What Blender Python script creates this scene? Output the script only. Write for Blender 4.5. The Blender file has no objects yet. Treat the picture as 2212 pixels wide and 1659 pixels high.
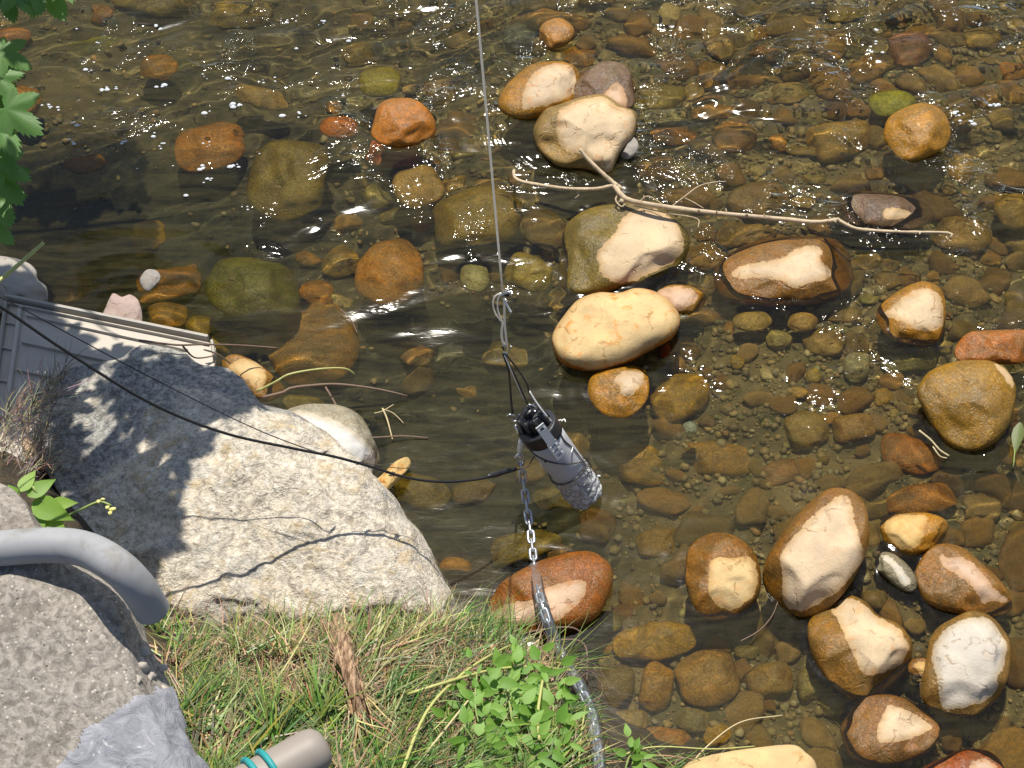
import bpy, math, random
import numpy as np
from mathutils import Vector, Matrix, noise as mn

R = math.radians
SC = bpy.context.scene
COL = SC.collection
# ------------------------------------------------------------------ camera, sky, sun, exposure
CAM_H, PITCH, HFOV = 3.4, 52.0, 36.0
CAM = Vector((0.0, -CAM_H / math.tan(R(PITCH)), CAM_H))
cam = bpy.data.objects.new('camera', bpy.data.cameras.new('camera'))
COL.objects.link(cam)
cam.location = CAM
cam.rotation_euler = (R(90 - PITCH), 0, 0)
cam.data.sensor_fit = 'HORIZONTAL'
cam.data.angle = R(HFOV)
cam.data.clip_end = 400
SC.camera = cam
SUN_EL, SUN_AZ = R(67), R(-5)
SUN = Vector((math.sin(SUN_AZ) * math.cos(SUN_EL), math.cos(SUN_AZ) * math.cos(SUN_EL), math.sin(SUN_EL)))
W = bpy.data.worlds.new('World')
SC.world = W
W.use_nodes = True
_bg = W.node_tree.nodes['Background']
_sky = W.node_tree.nodes.new('ShaderNodeTexSky')
_sky.sky_type = 'NISHITA'
_sky.sun_disc = False
_sky.sun_elevation = SUN_EL
_sky.sun_rotation = SUN_AZ
W.node_tree.links.new(_sky.outputs[0], _bg.inputs[0])
_bg.inputs[1].default_value = 0.085
sl = bpy.data.lights.new('sun', 'SUN')
sl.energy = 4.6
sl.angle = R(0.5)
sl.color = (1.0, 0.94, 0.84)
sl.cycles.is_caustics_light = True
sun = bpy.data.objects.new('sun', sl)
COL.objects.link(sun)
sun.location = (0, 0, 10)
sun.rotation_euler = (-SUN).to_track_quat('-Z', 'Y').to_euler()
SC.view_settings.view_transform = 'Standard'
SC.view_settings.look = 'None'
SC.view_settings.gamma = 1
SC.view_settings.use_curve_mapping = False
SC.view_settings.exposure = 0.42
SC.render.engine = 'CYCLES'
SC.cycles.use_denoising = True
SC.cycles.caustics_refractive = True
SC.cycles.sample_clamp_indirect = 6
SC.cycles.max_bounces = 8

# ------------------------------------------------------------------ helpers: geometry of the view
FPX = 1106.0 / math.tan(R(HFOV / 2))
AX = Vector((1, 0, 0))
UPV = Vector((0, math.sin(R(PITCH)), math.cos(R(PITCH))))
FWD = Vector((0, math.cos(R(PITCH)), -math.sin(R(PITCH))))


def ray(u, v):
    return (FWD * FPX + AX * (u - 1106.0) + UPV * (829.5 - v)).normalized()


def P(u, v, z=0.0):
    d = ray(u, v)
    return CAM + d * ((z - CAM.z) / d.z)


def Py(u, v, y):
    d = ray(u, v)
    return CAM + d * ((y - CAM.y) / d.y)


def PR(u, v, z):
    """point at height z (below the water) that is seen through the refracting surface at u, v"""
    if z >= 0:
        return P(u, v, z)
    d = ray(u, v)
    w = CAM + d * ((-CAM.z) / d.z)
    n = 1 / 1.33
    c = -d.z
    t = d * n + Vector((0, 0, 1)) * (n * c - math.sqrt(1 - n * n * (1 - c * c)))
    return w + t * (z / t.z)


def pix(p):
    q = p - CAM
    f = q.dot(FWD)
    return 1106 + FPX * q.dot(AX) / f, 829.5 - FPX * q.dot(UPV) / f


TILES = {'a': (0, 0, 1 / 3), 'b': (737.33, 0, 1 / 3), 'c': (1474.67, 0, 1 / 3),
         'd': (0, 553, 1 / 3), 'e': (737.33, 553, 1 / 3), 'f': (1474.67, 553, 1 / 3),
         'g': (0, 1106, 1 / 3), 'h': (737.33, 1106, 1 / 3), 'i': (1474.67, 1106, 1 / 3),
         'u': (0, 0, 1), 'w': (374.3, 711.1, .25381), 'z': (1122.8, 1291.3, .2538), 's': (1010.6, 598.8, .3159)}


def T(tile, pts):
    x, y, s = TILES[tile]
    return [(x + p[0] * s, y + p[1] * s) for p in pts]


def ell(x0, y0, x1, y1, rot=0.0, n=12, seed=0, jit=.09):
    rr = random.Random(seed * 7919 + int(x0 * 13 + y0 * 7))
    cx, cy, rx, ry = (x0 + x1) / 2, (y0 + y1) / 2, (x1 - x0) / 2, (y1 - y0) / 2
    out = []
    for k in range(n):
        a = 2 * math.pi * k / n
        j = 1 + rr.uniform(-jit, jit)
        ex = abs(math.cos(a)) ** .85 * math.copysign(1, math.cos(a)) * rx * j
        ey = abs(math.sin(a)) ** .85 * math.copysign(1, math.sin(a)) * ry * j
        c, s = math.cos(R(rot)), math.sin(R(rot))
        out.append((cx + ex * c - ey * s, cy + ex * s + ey * c))
    return out


def smooth_closed(pts, n):
    """Catmull-Rom through a closed outline, resampled to n points evenly by length"""
    pts = np.array(pts, float)
    m = len(pts)
    dense = []
    for i in range(m):
        p0, p1, p2, p3 = pts[i - 1], pts[i], pts[(i + 1) % m], pts[(i + 2) % m]
        for t in np.linspace(0, 1, 12, endpoint=False):
            dense.append(.5 * ((2 * p1) + (p2 - p0) * t + (2 * p0 - 5 * p1 + 4 * p2 - p3) * t * t + (3 * p1 - p0 - 3 * p2 + p3) * t ** 3))
    d = np.array(dense)
    seg = np.linalg.norm(np.roll(d, -1, 0) - d, axis=1)
    s = np.concatenate([[0], np.cumsum(seg)])
    d2 = np.vstack([d, d[:1]])
    q = np.linspace(0, s[-1], n, endpoint=False)
    return np.stack([np.interp(q, s, d2[:, 0]), np.interp(q, s, d2[:, 1])], 1)


def sdist(px, poly):
    """signed distance (inside positive) of points px (n,2) to the closed polygon poly (m,2)"""
    a = poly
    b = np.roll(poly, -1, 0)
    e = b - a
    w = px[:, None, :] - a[None]
    t = np.clip((w * e).sum(-1) / np.maximum((e * e).sum(-1), 1e-9), 0, 1)
    dd = np.linalg.norm(w - e[None] * t[..., None], axis=2).min(1)
    c1 = (a[None, :, 1] <= px[:, None, 1]) != (b[None, :, 1] <= px[:, None, 1])
    with np.errstate(divide='ignore', invalid='ignore'):
        xi = a[None, :, 0] + (px[:, None, 1] - a[None, :, 1]) / (b - a)[None, :, 1] * (b - a)[None, :, 0]
    ins = ((c1 & (px[:, None, 0] < xi)).sum(1) % 2) == 1
    return np.where(ins, dd, -dd)


def vnoise(x, y, seed=0):
    """vectorised 2-D gradient noise, about -1..1"""
    xi, yi = np.floor(x).astype(np.int64), np.floor(y).astype(np.int64)
    xf, yf = x - xi, y - yi

    def g(ix, iy, fx, fy):
        h = (ix * 374761393 + iy * 668265263 + seed * 1274126177) & 0xffffffff
        h = ((h ^ (h >> 13)) * 1274126177) & 0xffffffff
        h = (h ^ (h >> 16)) & 0xffff
        a = h * (2 * math.pi / 65536)
        return np.cos(a) * fx + np.sin(a) * fy
    u = xf * xf * xf * (xf * (xf * 6 - 15) + 10)
    v = yf * yf * yf * (yf * (yf * 6 - 15) + 10)
    return 1.5 * ((g(xi, yi, xf, yf) * (1 - u) + g(xi + 1, yi, xf - 1, yf) * u) * (1 - v)
                  + (g(xi, yi + 1, xf, yf - 1) * (1 - u) + g(xi + 1, yi + 1, xf - 1, yf - 1) * u) * v)


# ------------------------------------------------------------------ helpers: objects
WL = {}


def tag(o, label=None, cat=None, group=None, kind=None):
    if label: o['label'] = label
    if cat: o['category'] = cat
    if group: o['group'] = group
    if kind: o['kind'] = kind
    return o


def mesh(name, vs, fs, smooth=True):
    me = bpy.data.meshes.new(name)
    me.from_pydata([tuple(v) for v in vs], [], fs)
    if smooth:
        me.polygons.foreach_set('use_smooth', [True] * len(me.polygons))
    return me


def link(name, me, mat, loc=(0, 0, 0), parent=None, wet=True):
    o = bpy.data.objects.new(name, me)
    COL.objects.link(o)
    if mat is not None and not me.materials:
        me.materials.append(mat)
    o.location = loc
    if parent is not None:
        o.parent = parent
    o.cycles.is_caustics_receiver = wet
    return o


def thing(name, label, cat, loc, group=None):
    o = bpy.data.objects.new(name, None)
    COL.objects.link(o)
    o.location = loc
    o.empty_display_size = .05
    WL[o] = Vector(loc)
    return tag(o, label, cat, group)


def part(name, vs, fs, mat, parent, smooth=True, label=None):
    """world-space mesh as a child of PARENT (a thing, or a part of one)"""
    root = WL[parent]
    o = link(name, mesh(name, [Vector(v) - root for v in vs], fs, smooth), mat, parent=parent)
    WL[o] = root
    if label: o['label'] = label
    return o


def solo(name, vs, fs, mat, label, cat, group=None, kind=None, smooth=True):
    c = sum((Vector(v) for v in vs), Vector()) / len(vs)
    o = link(name, mesh(name, [Vector(v) - c for v in vs], fs, smooth), mat, loc=c)
    return tag(o, label, cat, group, kind)


def curve_pts(pts, n):
    """Catmull-Rom through open 3-D points, n points evenly by length"""
    p = [np.array(q, float) for q in pts]
    p = [2 * p[0] - p[1]] + p + [2 * p[-1] - p[-2]]
    d = []
    for i in range(1, len(p) - 2):
        for t in np.linspace(0, 1, 16, endpoint=False):
            p0, p1, p2, p3 = p[i - 1:i + 3]
            d.append(.5 * ((2 * p1) + (p2 - p0) * t + (2 * p0 - 5 * p1 + 4 * p2 - p3) * t * t + (3 * p1 - p0 - 3 * p2 + p3) * t ** 3))
    d.append(p[-2])
    d = np.array(d)
    s = np.concatenate([[0], np.cumsum(np.linalg.norm(np.diff(d, axis=0), axis=1))])
    q = np.linspace(0, s[-1], n)
    return [Vector((np.interp(a, s, d[:, 0]), np.interp(a, s, d[:, 1]), np.interp(a, s, d[:, 2]))) for a in q]


def tube(pts, rad, seg=8, caps=True, off=0, wob=0.0, seed=0):
    """tube along points; rad a number or one per point. Returns verts, faces (indices start at off)"""
    n = len(pts)
    rad = [rad] * n if isinstance(rad, (int, float)) else rad
    vs, fs = [], []
    t0 = (pts[1] - pts[0]).normalized()
    ref = t0.orthogonal().normalized()
    for i, p in enumerate(pts):
        t = (pts[min(i + 1, n - 1)] - pts[max(i - 1, 0)]).normalized()
        ref = (ref - t * ref.dot(t)).normalized()
        b = t.cross(ref)
        for k in range(seg):
            a = 2 * math.pi * k / seg
            r = rad[i]
            if wob:
                r *= 1 + wob * mn.noise(Vector((i * .35, math.cos(a) * 1.3 + seed, math.sin(a) * 1.3)))
            vs.append(p + (ref * math.cos(a) + b * math.sin(a)) * r)
    for i in range(n - 1):
        for k in range(seg):
            a, b2 = off + i * seg + k, off + i * seg + (k + 1) % seg
            fs.append((a, b2, b2 + seg, a + seg))
    if caps:
        fs.append(tuple(off + k for k in reversed(range(seg))))
        fs.append(tuple(off + (n - 1) * seg + k for k in range(seg)))
    return vs, fs


def tubes(list_of):
    vs, fs = [], []
    for pts, rad, seg in list_of:
        v, f = tube(pts, rad, seg, off=len(vs))
        vs += v
        fs += f
    return vs, fs


def U(pts, z):
    """pixel path to points; z one height or one per point"""
    return [P(p[0], p[1], z if isinstance(z, (int, float)) else z[i]) for i, p in enumerate(pts)]


# ------------------------------------------------------------------ helpers: materials
class NT:
    def __init__(self, name):
        self.m = bpy.data.materials.new(name)
        self.m.use_nodes = True
        self.t = self.m.node_tree
        self.b = self.t.nodes['Principled BSDF']
        self.out = self.t.nodes['Material Output']

    def n(self, typ, **kw):
        nd = self.t.nodes.new(typ)
        for k, v in kw.items():
            if k.startswith('i_'):
                nd.inputs[k[2:].replace('_', ' ')].default_value = v
            else:
                setattr(nd, k, v)
        return nd

    def l(self, a, b):
        self.t.links.new(a, b)

    def put(self, sock, val):
        if hasattr(val, 'is_linked') or hasattr(val, 'links'):
            self.l(val, sock)
        else:
            sock.default_value = val

    def math(self, op, a, b=0.0, c=None, clamp=False):
        nd = self.n('ShaderNodeMath', operation=op, use_clamp=clamp)
        self.put(nd.inputs[0], a)
        self.put(nd.inputs[1], b)
        if c is not None: self.put(nd.inputs[2], c)
        return nd.outputs[0]

    def mix(self, f, a, b, blend='MIX'):
        nd = self.n('ShaderNodeMix', data_type='RGBA', blend_type=blend)
        self.put(nd.inputs[0], f)
        for s, v in ((6, a), (7, b)):
            if isinstance(v, tuple) and len(v) == 3: v = v + (1,)
            self.put(nd.inputs[s], v)
        return nd.outputs[2]

    def mixf(self, f, a, b):
        nd = self.n('ShaderNodeMix', data_type='FLOAT')
        self.put(nd.inputs[0], f)
        self.put(nd.inputs[2], a)
        self.put(nd.inputs[3], b)
        return nd.outputs[0]

    def noise(self, vec, scale, detail=3, rough=.55, dist=0.0):
        nd = self.n('ShaderNodeTexNoise')
        nd.inputs['Scale'].default_value = scale
        nd.inputs['Detail'].default_value = detail
        nd.inputs['Roughness'].default_value = rough
        nd.inputs['Distortion'].default_value = dist
        if vec is not None: self.l(vec, nd.inputs['Vector'])
        return nd.outputs[0]

    def vor(self, vec, scale, feature='F1', out='Distance', rnd=1.0):
        nd = self.n('ShaderNodeTexVoronoi', feature=feature)
        nd.inputs['Scale'].default_value = scale
        nd.inputs['Randomness'].default_value = rnd
        if vec is not None: self.l(vec, nd.inputs['Vector'])
        return nd.outputs[out]

    def ramp(self, v, lo, hi):
        nd = self.n('ShaderNodeMapRange', clamp=True)
        nd.interpolation_type = 'SMOOTHSTEP'
        self.put(nd.inputs[0], v)
        nd.inputs[1].default_value = lo
        nd.inputs[2].default_value = hi
        return nd.outputs[0]

    def attr(self, name, typ='GEOMETRY'):
        return self.n('ShaderNodeAttribute', attribute_name=name, attribute_type=typ)

    def objvec(self):
        """object coordinates shifted per object"""
        tc = self.n('ShaderNodeTexCoord')
        oi = self.n('ShaderNodeObjectInfo')
        s = self.math('MULTIPLY', oi.outputs['Random'], 37.0)
        cx = self.n('ShaderNodeCombineXYZ')
        for k in range(3): self.l(s, cx.inputs[k])
        ad = self.n('ShaderNodeVectorMath', operation='ADD')
        self.l(tc.outputs['Object'], ad.inputs[0])
        self.l(cx.outputs[0], ad.inputs[1])
        return ad.outputs[0]

    def bump(self, h, strength=.4, dist=.003, nrm=None):
        nd = self.n('ShaderNodeBump')
        nd.inputs['Strength'].default_value = strength
        nd.inputs['Distance'].default_value = dist
        self.l(h, nd.inputs['Height'])
        if nrm is not None: self.l(nrm, nd.inputs['Normal'])
        return nd.outputs[0]

    def base(self, col=None, rough=None, nrm=None, metal=None, spec=None):
        if col is not None:
            if isinstance(col, tuple) and len(col) == 3: col = col + (1,)
            self.put(self.b.inputs['Base Color'], col)
        if rough is not None: self.put(self.b.inputs['Roughness'], rough)
        if nrm is not None: self.l(nrm, self.b.inputs['Normal'])
        if metal is not None: self.b.inputs['Metallic'].default_value = metal
        if spec is not None: self.put(self.b.inputs['Specular IOR Level'], spec)
        return self.m


def mat_stone():
    m = NT('river_stone')
    v = m.objvec()
    dry = m.attr('dry').outputs['Fac']
    dc = m.attr('dry_color', 'OBJECT').outputs['Color']
    wc = m.attr('wet_color', 'OBJECT').outputs['Color']
    stain = m.attr('stain', 'OBJECT').outputs['Fac']
    n_edge = m.noise(v, 45, 4, .6)
    n_big = m.noise(v, 9, 3, .6, .6)
    n_mid = m.noise(v, 26, 4, .62, .5)
    n_fine = m.noise(v, 190, 3, .6)
    n_fib = m.noise(v, 70, 5, .7, 2.2)
    d = m.math('ADD', dry, m.math('MULTIPLY', m.math('SUBTRACT', n_edge, .5), 16.0))
    d = m.math('ADD', d, m.math('MULTIPLY', m.math('SUBTRACT', m.noise(v, 150, 3, .7), .5), 7.0))
    soft = m.math('MULTIPLY', m.ramp(m.noise(v, 14, 3, .6), .46, .70), 4.5)
    f = m.ramp(m.math('DIVIDE', d, m.math('ADD', soft, 1.2)), -.5, 1.0)
    damp = m.ramp(d, -1, 20)
    # dry skin: pale, with faint stains, pits and veins
    c = m.mix(m.ramp(n_big, .35, .7), m.mix(1.0, dc, (.83, .84, .88), 'MULTIPLY'), dc)
    c = m.mix(m.math('MULTIPLY', m.ramp(n_mid, .52, .7), stain), c, m.mix(1.0, dc, (.88, .55, .28), 'MULTIPLY'))
    c = m.mix(m.math('MULTIPLY', m.ramp(n_fine, .58, .75), .35), c, m.mix(1.0, dc, (.55, .5, .46), 'MULTIPLY'))
    wv = m.n('ShaderNodeVectorMath', operation='ADD')
    m.l(v, wv.inputs[0])
    nv = m.n('ShaderNodeTexNoise')
    nv.inputs['Scale'].default_value = 20
    m.l(v, nv.inputs['Vector'])
    sc_ = m.n('ShaderNodeVectorMath', operation='SCALE')
    m.l(nv.outputs['Color'], sc_.inputs[0])
    sc_.inputs['Scale'].default_value = .09
    m.l(sc_.outputs[0], wv.inputs[1])
    vein = m.math('MULTIPLY', m.ramp(m.vor(wv.outputs[0], 7, 'DISTANCE_TO_EDGE'), .035, .0), m.ramp(n_mid, .46, .6))
    c = m.mix(m.math('MULTIPLY', vein, .5), c, m.mix(1.0, dc, (.42, .33, .25), 'MULTIPLY'))
    c = m.mix(m.math('MULTIPLY', m.ramp(m.noise(v, 34, 5, .7, 1.5), .5, .68), .38), c, m.mix(1.0, dc, (.72, .66, .62), 'MULTIPLY'))
    # wet skin with its film of algae
    alg = m.mix(m.ramp(n_fib, .42, .66), m.mix(1.0, wc, (.42, .40, .36), 'MULTIPLY'), m.mix(1.0, wc, (1.55, 1.4, 1.15), 'MULTIPLY'))
    w = m.mix(m.ramp(n_big, .36, .62), m.mix(1.0, wc, (.50, .54, .42), 'MULTIPLY'), m.mix(1.0, wc, (1.25, 1.2, 1.05), 'MULTIPLY'))
    w = m.mix(m.math('MULTIPLY', m.ramp(m.noise(v, 18, 4, .65, 1.2), .52, .66), .65), w, m.mix(1.0, wc, (1.6, 1.25, .8), 'MULTIPLY'))
    w = m.mix(.55, w, alg)
    w = m.mix(m.math('MULTIPLY', m.ramp(m.noise(v, 11, 5, .7, .8), .40, .64), .45), w, m.mix(n_fib, (.065, .05, .018), (.23, .145, .046)))
    w = m.mix(m.math('MULTIPLY', m.ramp(n_fine, .55, .8), .5), w, m.mix(1.0, wc, (.3, .3, .28), 'MULTIPLY'))
    c2 = m.mix(f, w, m.mix(damp, m.mix(1.0, c, (.78, .68, .52), 'MULTIPLY'), c))
    rg = m.mixf(f, m.mixf(n_mid, .16, .5), .78)
    h = m.math('ADD', m.math('MULTIPLY', n_fib, m.mixf(f, 1.0, .25)), m.math('MULTIPLY', n_fine, .35))
    h = m.math('ADD', h, m.math('MULTIPLY', n_mid, .9))
    h = m.math('SUBTRACT', h, m.math('MULTIPLY', vein, .6))
    return m.base(c2, rg, m.bump(h, .55, .005), spec=.4)


def mat_bed():
    m = NT('bed_silt')
    tc = m.n('ShaderNodeTexCoord').outputs['Object']
    a = m.noise(tc, 5, 4, .6, .4)
    b = m.noise(tc, 38, 5, .7, .6)
    c = m.mix(m.ramp(a, .35, .65), (.105, .092, .042), (.21, .155, .066))
    c = m.mix(m.ramp(b, .45, .7), c, (.20, .155, .08))
    c = m.mix(m.math('MULTIPLY', m.ramp(m.noise(tc, 9, 3), .55, .72), .7), c, (.035, .05, .012))
    # bed colour darkened with depth, in place of light lost in the water
    depth_dark = m.ramp(m.math('ADD', m.attr('depth_dark').outputs['Fac'], m.math('MULTIPLY', m.math('SUBTRACT', a, .5), .9)), .25, .8)
    c = m.mix(depth_dark, c, m.mix(m.ramp(b, .4, .7), (.012, .016, .010), (.045, .042, .020)))
    return m.base(c, .8, m.bump(b, .6, .01))


def mat_attr(name, rough=.7, spec=.3, vary=.35, scale=60, bump=.3, trans=0.0, dist=.002):
    """colour from the mesh attribute 'col' with fine relief"""
    m = NT(name)
    c = m.attr('col').outputs['Color']
    tc = m.n('ShaderNodeTexCoord').outputs['Object']
    n = m.noise(tc, scale, 4, .65, .3)
    k = m.mixf(n, 1 - vary, 1 + vary)
    cb = m.n('ShaderNodeCombineColor')
    for i in range(3): m.l(k, cb.inputs[i])
    m.base(m.mix(1.0, c, cb.outputs[0], 'MULTIPLY'), rough, m.bump(n, bump, dist), spec=spec)
    return m.m


def mat_leaf(name, col, col2, rough=.45, trans=.35):
    m = NT(name)
    tc = m.n('ShaderNodeTexCoord')
    oi = m.n('ShaderNodeObjectInfo')
    c = m.mix(oi.outputs['Random'], col, col2)
    n = m.noise(tc.outputs['Object'], 60, 3)
    c = m.mix(m.ramp(n, .4, .75), c, m.mix(1.0, c, (.72, .8, .6), 'MULTIPLY'))
    m.base(c, rough, m.bump(n, .25, .002), spec=.4)
    tr = m.n('ShaderNodeBsdfTranslucent')
    m.l(m.mix(1.0, c, (1.25, 1.3, .5), 'MULTIPLY'), tr.inputs[0])
    mx = m.n('ShaderNodeMixShader')
    mx.inputs[0].default_value = trans
    m.l(m.b.outputs[0], mx.inputs[1])
    m.l(tr.outputs[0], mx.inputs[2])
    m.l(mx.outputs[0], m.out.inputs[0])
    return m.m


def mat_plain(name, col, rough=.5, metal=0.0, vary=.15, scale=40, bump=.15, spec=.5, dirt=None):
    m = NT(name)
    tc = m.n('ShaderNodeTexCoord').outputs['Object']
    n = m.noise(tc, scale, 4, .6, .3)
    c = m.mix(n, tuple(x * (1 - vary) for x in col), tuple(min(1, x * (1 + vary)) for x in col))
    if dirt:
        c = m.mix(m.math('MULTIPLY', m.ramp(m.noise(tc, scale * .22, 5, .65, .6), .48, .72), dirt[3]), c, dirt[:3])
    return m.base(c, rough, m.bump(n, bump, .002), metal, spec)


def mat_water():
    m = NT('stream_water')
    t = m.t
    t.nodes.remove(m.b)
    tc = m.n('ShaderNodeTexCoord').outputs['Object']
    mp = m.n('ShaderNodeMapping')
    mp.inputs['Rotation'].default_value = (0, 0, R(-14))
    mp.inputs['Scale'].default_value = (.55, 1.7, 1)
    m.l(tc, mp.inputs[0])
    h = m.noise(mp.outputs[0], 34, 2, .5, .6)
    pt = m.ramp(m.noise(tc, 3.4, 4, .65, .8), .50, .70)
    sx = m.n('ShaderNodeSeparateXYZ')
    m.l(tc, sx.inputs[0])
    # smooth glide by the bank, broken riffle out in the stream
    pt = m.math('MULTIPLY', pt, m.ramp(m.math('ADD', sx.outputs[1], m.math('MULTIPLY', sx.outputs[0], .45)), -.05, .95))
    h = m.math('MULTIPLY', h, m.math('MULTIPLY', m.math('ADD', pt, .02), m.math('ADD', 1.9, m.math('MULTIPLY', m.ramp(m.math('ADD', sx.outputs[1], m.math('MULTIPLY', sx.outputs[0], .45)), .5, 1.7), 1.0))))
    bn = m.bump(h, 1.0, .0105)
    rf = m.n('ShaderNodeBsdfRefraction')
    rf.inputs['IOR'].default_value = 1.33
    rf.inputs['Roughness'].default_value = 0
    rf.inputs['Color'].default_value = (.885, .86, .68, 1)
    gl = m.n('ShaderNodeBsdfGlossy')
    gl.inputs['Roughness'].default_value = .085
    m.l(bn, gl.inputs['Normal'])
    fr = m.n('ShaderNodeFresnel')
    fr.inputs['IOR'].default_value = 1.33
    m.l(bn, fr.inputs['Normal'])
    mx = m.n('ShaderNodeMixShader')
    m.l(fr.outputs[0], mx.inputs[0])
    # silt carried in the water: more of it over a deeper column, drawn out in streaks by the flow
    df = m.n('ShaderNodeBsdfDiffuse')
    mp2 = m.n('ShaderNodeMapping')
    mp2.inputs['Rotation'].default_value = (0, 0, R(-14))
    mp2.inputs['Scale'].default_value = (.8, 4.5, 1)
    m.l(tc, mp2.inputs[0])
    stk = m.noise(mp2.outputs[0], 5, 5, .65, 1.2)
    m.l(m.mix(m.noise(tc, 1.7, 2), (.062, .059, .024), (.086, .070, .026)), df.inputs[0])
    mk = m.math('MULTIPLY', m.attr('murk').outputs['Fac'], m.mixf(m.ramp(stk, .32, .68), .25, 1.35))
    m2 = m.n('ShaderNodeMixShader')
    m.l(mk, m2.inputs[0])
    m.l(rf.outputs[0], m2.inputs[1])
    m.l(df.outputs[0], m2.inputs[2])
    m.l(m2.outputs[0], mx.inputs[1])
    m.l(gl.outputs[0], mx.inputs[2])
    m.l(mx.outputs[0], m.out.inputs[0])
    return m.m


M_STONE = mat_stone()
M_BED = mat_bed()
M_WATER = mat_water()

# ------------------------------------------------------------------ water depth
DEPTH = [(150, 120, .24), (450, 200, .26), (600, 350, .28), (150, 460, .42), (330, 480, .36), (900, 830, .40), (1000, 720, .38), (820, 760, .36),
         (1050, 1080, .34), (1250, 1150, .30), (1700, 300, .15), (1950, 150, .13), (1400, 120, .16), (1750, 850, .10), (1650, 760, .10), (1950, 1270, .05),
         (1500, 1450, .14), (2100, 1450, .13), (1700, 1010, .17), (1850, 680, .12), (700, 620, .26), (1080, 330, .2), (1000, 480, .24),
         (1500, 1120, .22), (2150, 1000, .16), (1350, 1350, .16), (1750, 1530, .14), (1450, 650, .17), (2150, 400, .17), (900, 120, .24)]
_dp = np.array([tuple(P(u, v, 0))[:2] + (d,) for u, v, d in DEPTH])


def depth(x, y):
    x, y = np.asarray(x, float), np.asarray(y, float)
    w = 1 / ((x[..., None] - _dp[:, 0]) ** 2 + (y[..., None] - _dp[:, 1]) ** 2 + .01) ** 1.5
    return (w * _dp[:, 2]).sum(-1) / w.sum(-1)


def axis(lo, hi, step, far):
    a = list(np.arange(lo, hi, step))
    s = step
    while a[-1] < far:
        s *= 1.35
        a.append(a[-1] + s)
    s = step
    while a[0] > -far:
        s *= 1.35
        a.insert(0, a[0] - s)
    return np.array(a)


def grid_mesh(name, xs, ys, zf):
    X, Y = np.meshgrid(xs, ys)
    Z = zf(X, Y)
    nx, ny = len(xs), len(ys)
    me = bpy.data.meshes.new(name)
    me.vertices.add(nx * ny)
    me.vertices.foreach_set('co', np.stack([X, Y, Z], -1).ravel().astype(np.float32))
    i = (np.arange(ny - 1)[:, None] * nx + np.arange(nx - 1)[None]).ravel()
    q = np.stack([i, i + 1, i + nx + 1, i + nx], 1).ravel().astype(np.int32)
    nf = len(i)
    me.loops.add(nf * 4)
    me.loops.foreach_set('vertex_index', q)
    me.polygons.add(nf)
    me.polygons.foreach_set('loop_start', (np.arange(nf) * 4).astype(np.int32))
    me.polygons.foreach_set('use_smooth', np.ones(nf, bool))
    me.update()
    me.validate()
    return me


# ------------------------------------------------------------------ the bank line (water's edge), as y of x
BANK = T('u', [(-500, 1000), (-100, 1000), (60, 1010), (200, 1130), (350, 1300), (500, 1385), (700, 1400), (980, 1362), (1080, 1395), (1200, 1410), (1262, 1450), (1290, 1540), (1320, 1610), (1420, 1665), (1700, 1740), (2300, 1850)])
_bk = np.array([tuple(P(u, v, 0))[:2] for u, v in BANK])


def bank_z(x, y):
    by = np.interp(x, _bk[:, 0], _bk[:, 1])
    d = by - y
    n = vnoise(x * 7, y * 7, 5) * .02 + vnoise(x * 23, y * 23, 6) * .008
    # steep little bank behind the boulder, low at the sleeve's end
    amp = np.interp(x, [-.35, .15], [.24, .05])
    z = np.where(d > 0, .015 + amp * (1 - np.exp(-np.clip(d, 0, None) / .09)) + .45 * d - .05 * d * d + n * np.clip(d * 8, 0, 1), d * .9)
    return np.minimum(z, 1.1)


_bu, _bv = np.linspace(-300, 1800, 106), np.linspace(900, 1900, 51)


def _bank_lookup():
    U_, V_ = np.meshgrid(_bu, _bv)
    d = np.array([ray(a, b) for a, b in zip(U_.ravel(), V_.ravel())])
    z = np.full(len(d), .1)
    for _ in range(24):
        t = (z - CAM.z) / d[:, 2]
        z = .5 * z + .5 * bank_z(CAM.x + d[:, 0] * t, CAM.y + d[:, 1] * t)
    return z.reshape(U_.shape)


def bed_z(X, Y):
    z = -depth(X, Y) + vnoise(X * 5, Y * 5, 1) * .02 + vnoise(X * 14, Y * 14, 2) * .012 + vnoise(X * 40, Y * 40, 3) * .005
    return z


_xs, _ys = axis(-2.1, 2.1, .02, 40), axis(-1.5, 2.3, .02, 40)
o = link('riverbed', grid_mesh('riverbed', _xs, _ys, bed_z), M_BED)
_at = o.data.attributes.new('depth_dark', 'FLOAT', 'POINT')
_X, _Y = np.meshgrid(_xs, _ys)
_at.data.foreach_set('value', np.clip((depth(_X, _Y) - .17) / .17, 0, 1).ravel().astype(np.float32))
tag(o, 'silty brown stream bed under the clear water', None, kind='structure')


def bank_mesh():
    xs = axis(-1.9, 1.3, .02, 25)
    ys = np.arange(-1.9, .25, .02)
    ys = np.concatenate([np.array([-25, -12, -6, -3.5, -2.6, -2.2]), ys])
    return grid_mesh('bank', xs, ys, bank_z)


def mat_soil():
    m = NT('bank_soil')
    tc = m.n('ShaderNodeTexCoord').outputs['Object']
    n = m.noise(tc, 24, 5, .7, .8)
    c = m.mix(m.ramp(n, .35, .7), (.022, .016, .008), (.085, .06, .028))
    return m.base(c, .9, m.bump(n, .7, .02))


o = link('bank_ground', bank_mesh(), mat_soil())
_bl = _bank_lookup()


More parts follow.
